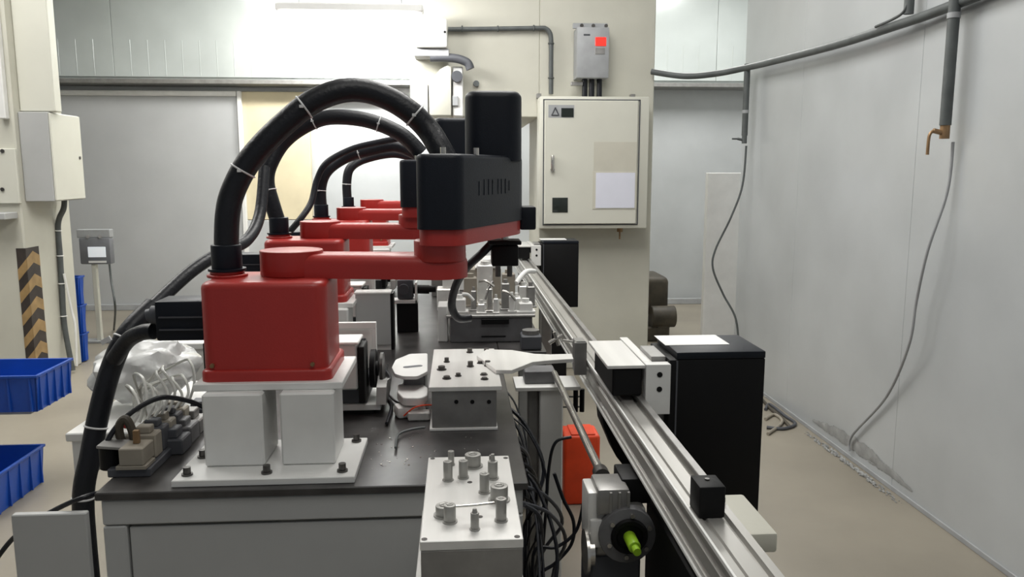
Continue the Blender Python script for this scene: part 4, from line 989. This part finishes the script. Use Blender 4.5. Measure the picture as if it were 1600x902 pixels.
# ================================================================ RIGHT WALL: AIR PIPES
t = thing('air_pipe_run', (1.84, 3.0, 2.05), 'grey compressed air pipe running along the right wall and curving to the pillar', 'pipe')
Xw = 1.845
P = [Vector((Xw, 1.6, 2.03)), at(1500, 4, 2.97), at(1400, 40, 3.38), at(1300, 72, 3.95), at(1200, 98, 4.75), at(1165, 106, 5.1), at(1120, 115, 5.25), at(1070, 119, 5.35), at(1018, 112, 5.46)]
P[0] = P[1]+Vector((0, -1.2, 0.05))
obj('pipe', tube(B(), P, .020, 14, 10), 'pipe', t)
obj('thin_cable', tube(B(), [at(1418, 0, 3.3), at(1412, 18, 3.3), at(1395, 30, 3.38), at(1368, 42, 3.5)], .006, 8), 'pipe', t)
for i, (px, pb, yy, r, s) in enumerate(((1168, 212, 5.1, .019, 'far'), (1492, 196, 2.97, .021, 'near'))):
    top = at(px, 100 if i == 0 else 4, yy); bot = at(px, pb, yy); x = top.x
    t = thing('drop_pipe', (x, yy, bot.z), '%s vertical grey drop pipe with a %s on the right wall' % (s, 'small tap' if i == 0 else 'brass valve'), 'pipe', 'drop pipes on the right wall')
    zt = top.z if i == 0 else top.z+.35
    obj('pipe', cyl(B(), (x, yy, bot.z), (x, yy, zt), r, 16), 'pipe', t)
    obj('coupling', cyl(B(), (x, yy, bot.z+.14+.25*i), (x, yy, bot.z+.16+.25*i), r*1.12, 16), 'grey', t)
    v = obj('valve', cyl(cyl(B(), (x, yy, bot.z-.05), (x, yy, bot.z), r*.85, 14), (x, yy, bot.z-.03), (x-.045, yy, bot.z-.02), r*.45, 10), 'brass' if i else 'pipe', t)
    obj('valve_handle', tube(B(), [(x-.045, yy, bot.z-.02), (x-.06, yy, bot.z-.04), (x-.062, yy, bot.z-.11)] if i else [(x-.03, yy, bot.z-.02), (x-.06, yy, bot.z-.02), (x-.08, yy, bot.z-.02)], .006, 8), 'brass' if i else 'pipe', t)
# stub above
x = at(1421, 0, 3.3)
single('pipe_stub', cyl(B(), (x.x, 3.3, at(1421, 22, 3.3).z), (x.x, 3.3, x.z+.3), .02, 12), 'pipe', 'short pipe stub joining the wall pipe from above', 'pipe', (x.x, 3.3, x.z))
P = [at(x, y, yy) for x, y, yy in ((1494, 222, 2.97), (1480, 300, 2.97), (1450, 390, 3.0), (1432, 470, 3.06), (1420, 540, 3.1), (1385, 620, 3.3), (1345, 680, 3.58), (1333, 705, 3.6))]
P = [Vector((min(p.x, 1.88), p.y, p.z)) for p in P]
single('hanging_hose', tube(B(), P, .006, 8), 'grey', 'thin grey hose hanging from the brass valve down the right wall', 'hose', P[-1])
P = [at(x, y, yy) for x, y, yy in ((1166, 228, 5.1), (1160, 290, 5.1), (1142, 340, 5.1), (1118, 390, 5.15), (1114, 420, 5.15), (1130, 460, 5.15), (1150, 500, 5.1), (1155, 560, 5.1))]
single('hanging_hose', tube(B(), P, .007, 8), 'pipe', 'thin hose hanging from the far drop pipe in front of the white panel', 'hose', P[-1])
# filler crumbs along the wall foot
bm = B(); rf = random.Random(4)
for i in range(120):
    u = i/120; y = 3.1+u*.95; s = .016*(.4+math.sin(u*math.pi))*(1.0)
    x = 1.874-rf.random()*.028-.006; r = s*rf.uniform(.25, .7)
    t_ = bmesh.new(); bmesh.ops.create_icosphere(t_, subdivisions=1, radius=r)
    for v in t_.verts: v.co = Vector((v.co.x*.6*rf.uniform(.7, 1.2), v.co.y*rf.uniform(.9, 1.8), max(v.co.z, -.2*r)*rf.uniform(.6, 1.2)))+Vector((x, y, .2*r+.001))
    merge(bm, t_)
o = single('wall_filler', bm, 'crumb', 'dirty crumbled filler lying along the foot of the right wall', 'filler', (1.85, 3.5, 0)); o['kind'] = 'stuff'
bm = B()
for i in range(90):
    u = i/90; y = 3.1+u*.95; r = .034*(.3+math.sin(u*math.pi))*rf.uniform(.6, .9)
    t_ = bmesh.new(); bmesh.ops.create_icosphere(t_, subdivisions=1, radius=r)
    for v in t_.verts: v.co = Vector((v.co.x*.06, v.co.y*1.8, v.co.z*.9))+Vector((1.898, y, .055+r*.6+.02*rf.random()*math.sin(u*math.pi)))
    merge(bm, t_)
o = single('wall_scuff', bm, 'crumb', 'smeared grey filler patch low on the right wall', 'filler', (1.89, 3.5, .06)); o['kind'] = 'stuff'
for i, (pp, m, s) in enumerate((([(1196, 640), (1215, 632), (1240, 650), (1252, 662), (1225, 670), (1198, 668)], 'dgrey', 'dark cable loop lying on the floor by the right wall'),
                          ([(1196, 655), (1210, 648), (1222, 660), (1200, 678)], 'tan', 'tan cable curl on the floor behind the near black housing'),
                          ([(1192, 620), (1205, 640), (1218, 650), (1235, 668)], 'brown', 'thin brown cable on the floor beside the dark loop'))):
    P = [onz(x, y, .009) for x, y in pp]; P = [Vector((min(p.x, 1.85), p.y, p.z)) for p in P]
    single('floor_cable', tube(B(), P, .009, 8), m, s, 'cable', P[0])
# dark machine behind the pillar
a = at(1012, 432, 6.5); b = at(1046, 432, 6.5)
t = thing('dark_machine', ((a.x+b.x)/2, 6.5, 0), 'dark brown machine half hidden behind the cream pillar', 'machine')
obj('body', box(B(), a.x-.2, b.x-.01, 6.45, 6.9, .20, a.z, .05, 4), 'brown', t)
c = at(1040, 502, 6.3)
obj('motor', cyl(B(), (c.x-.1, 6.4, .2), (c.x+.10, 6.4, .2), .09, 20, bev=.01), 'brown', t)
obj('base', box(B(), a.x-.2, c.x+.05, 6.35, 6.9, 0, .12, .01), 'brown', t)
obj('motor_foot', box(B(), c.x-.05, c.x+.05, 6.35, 6.45, .115, .13), 'brown', t)
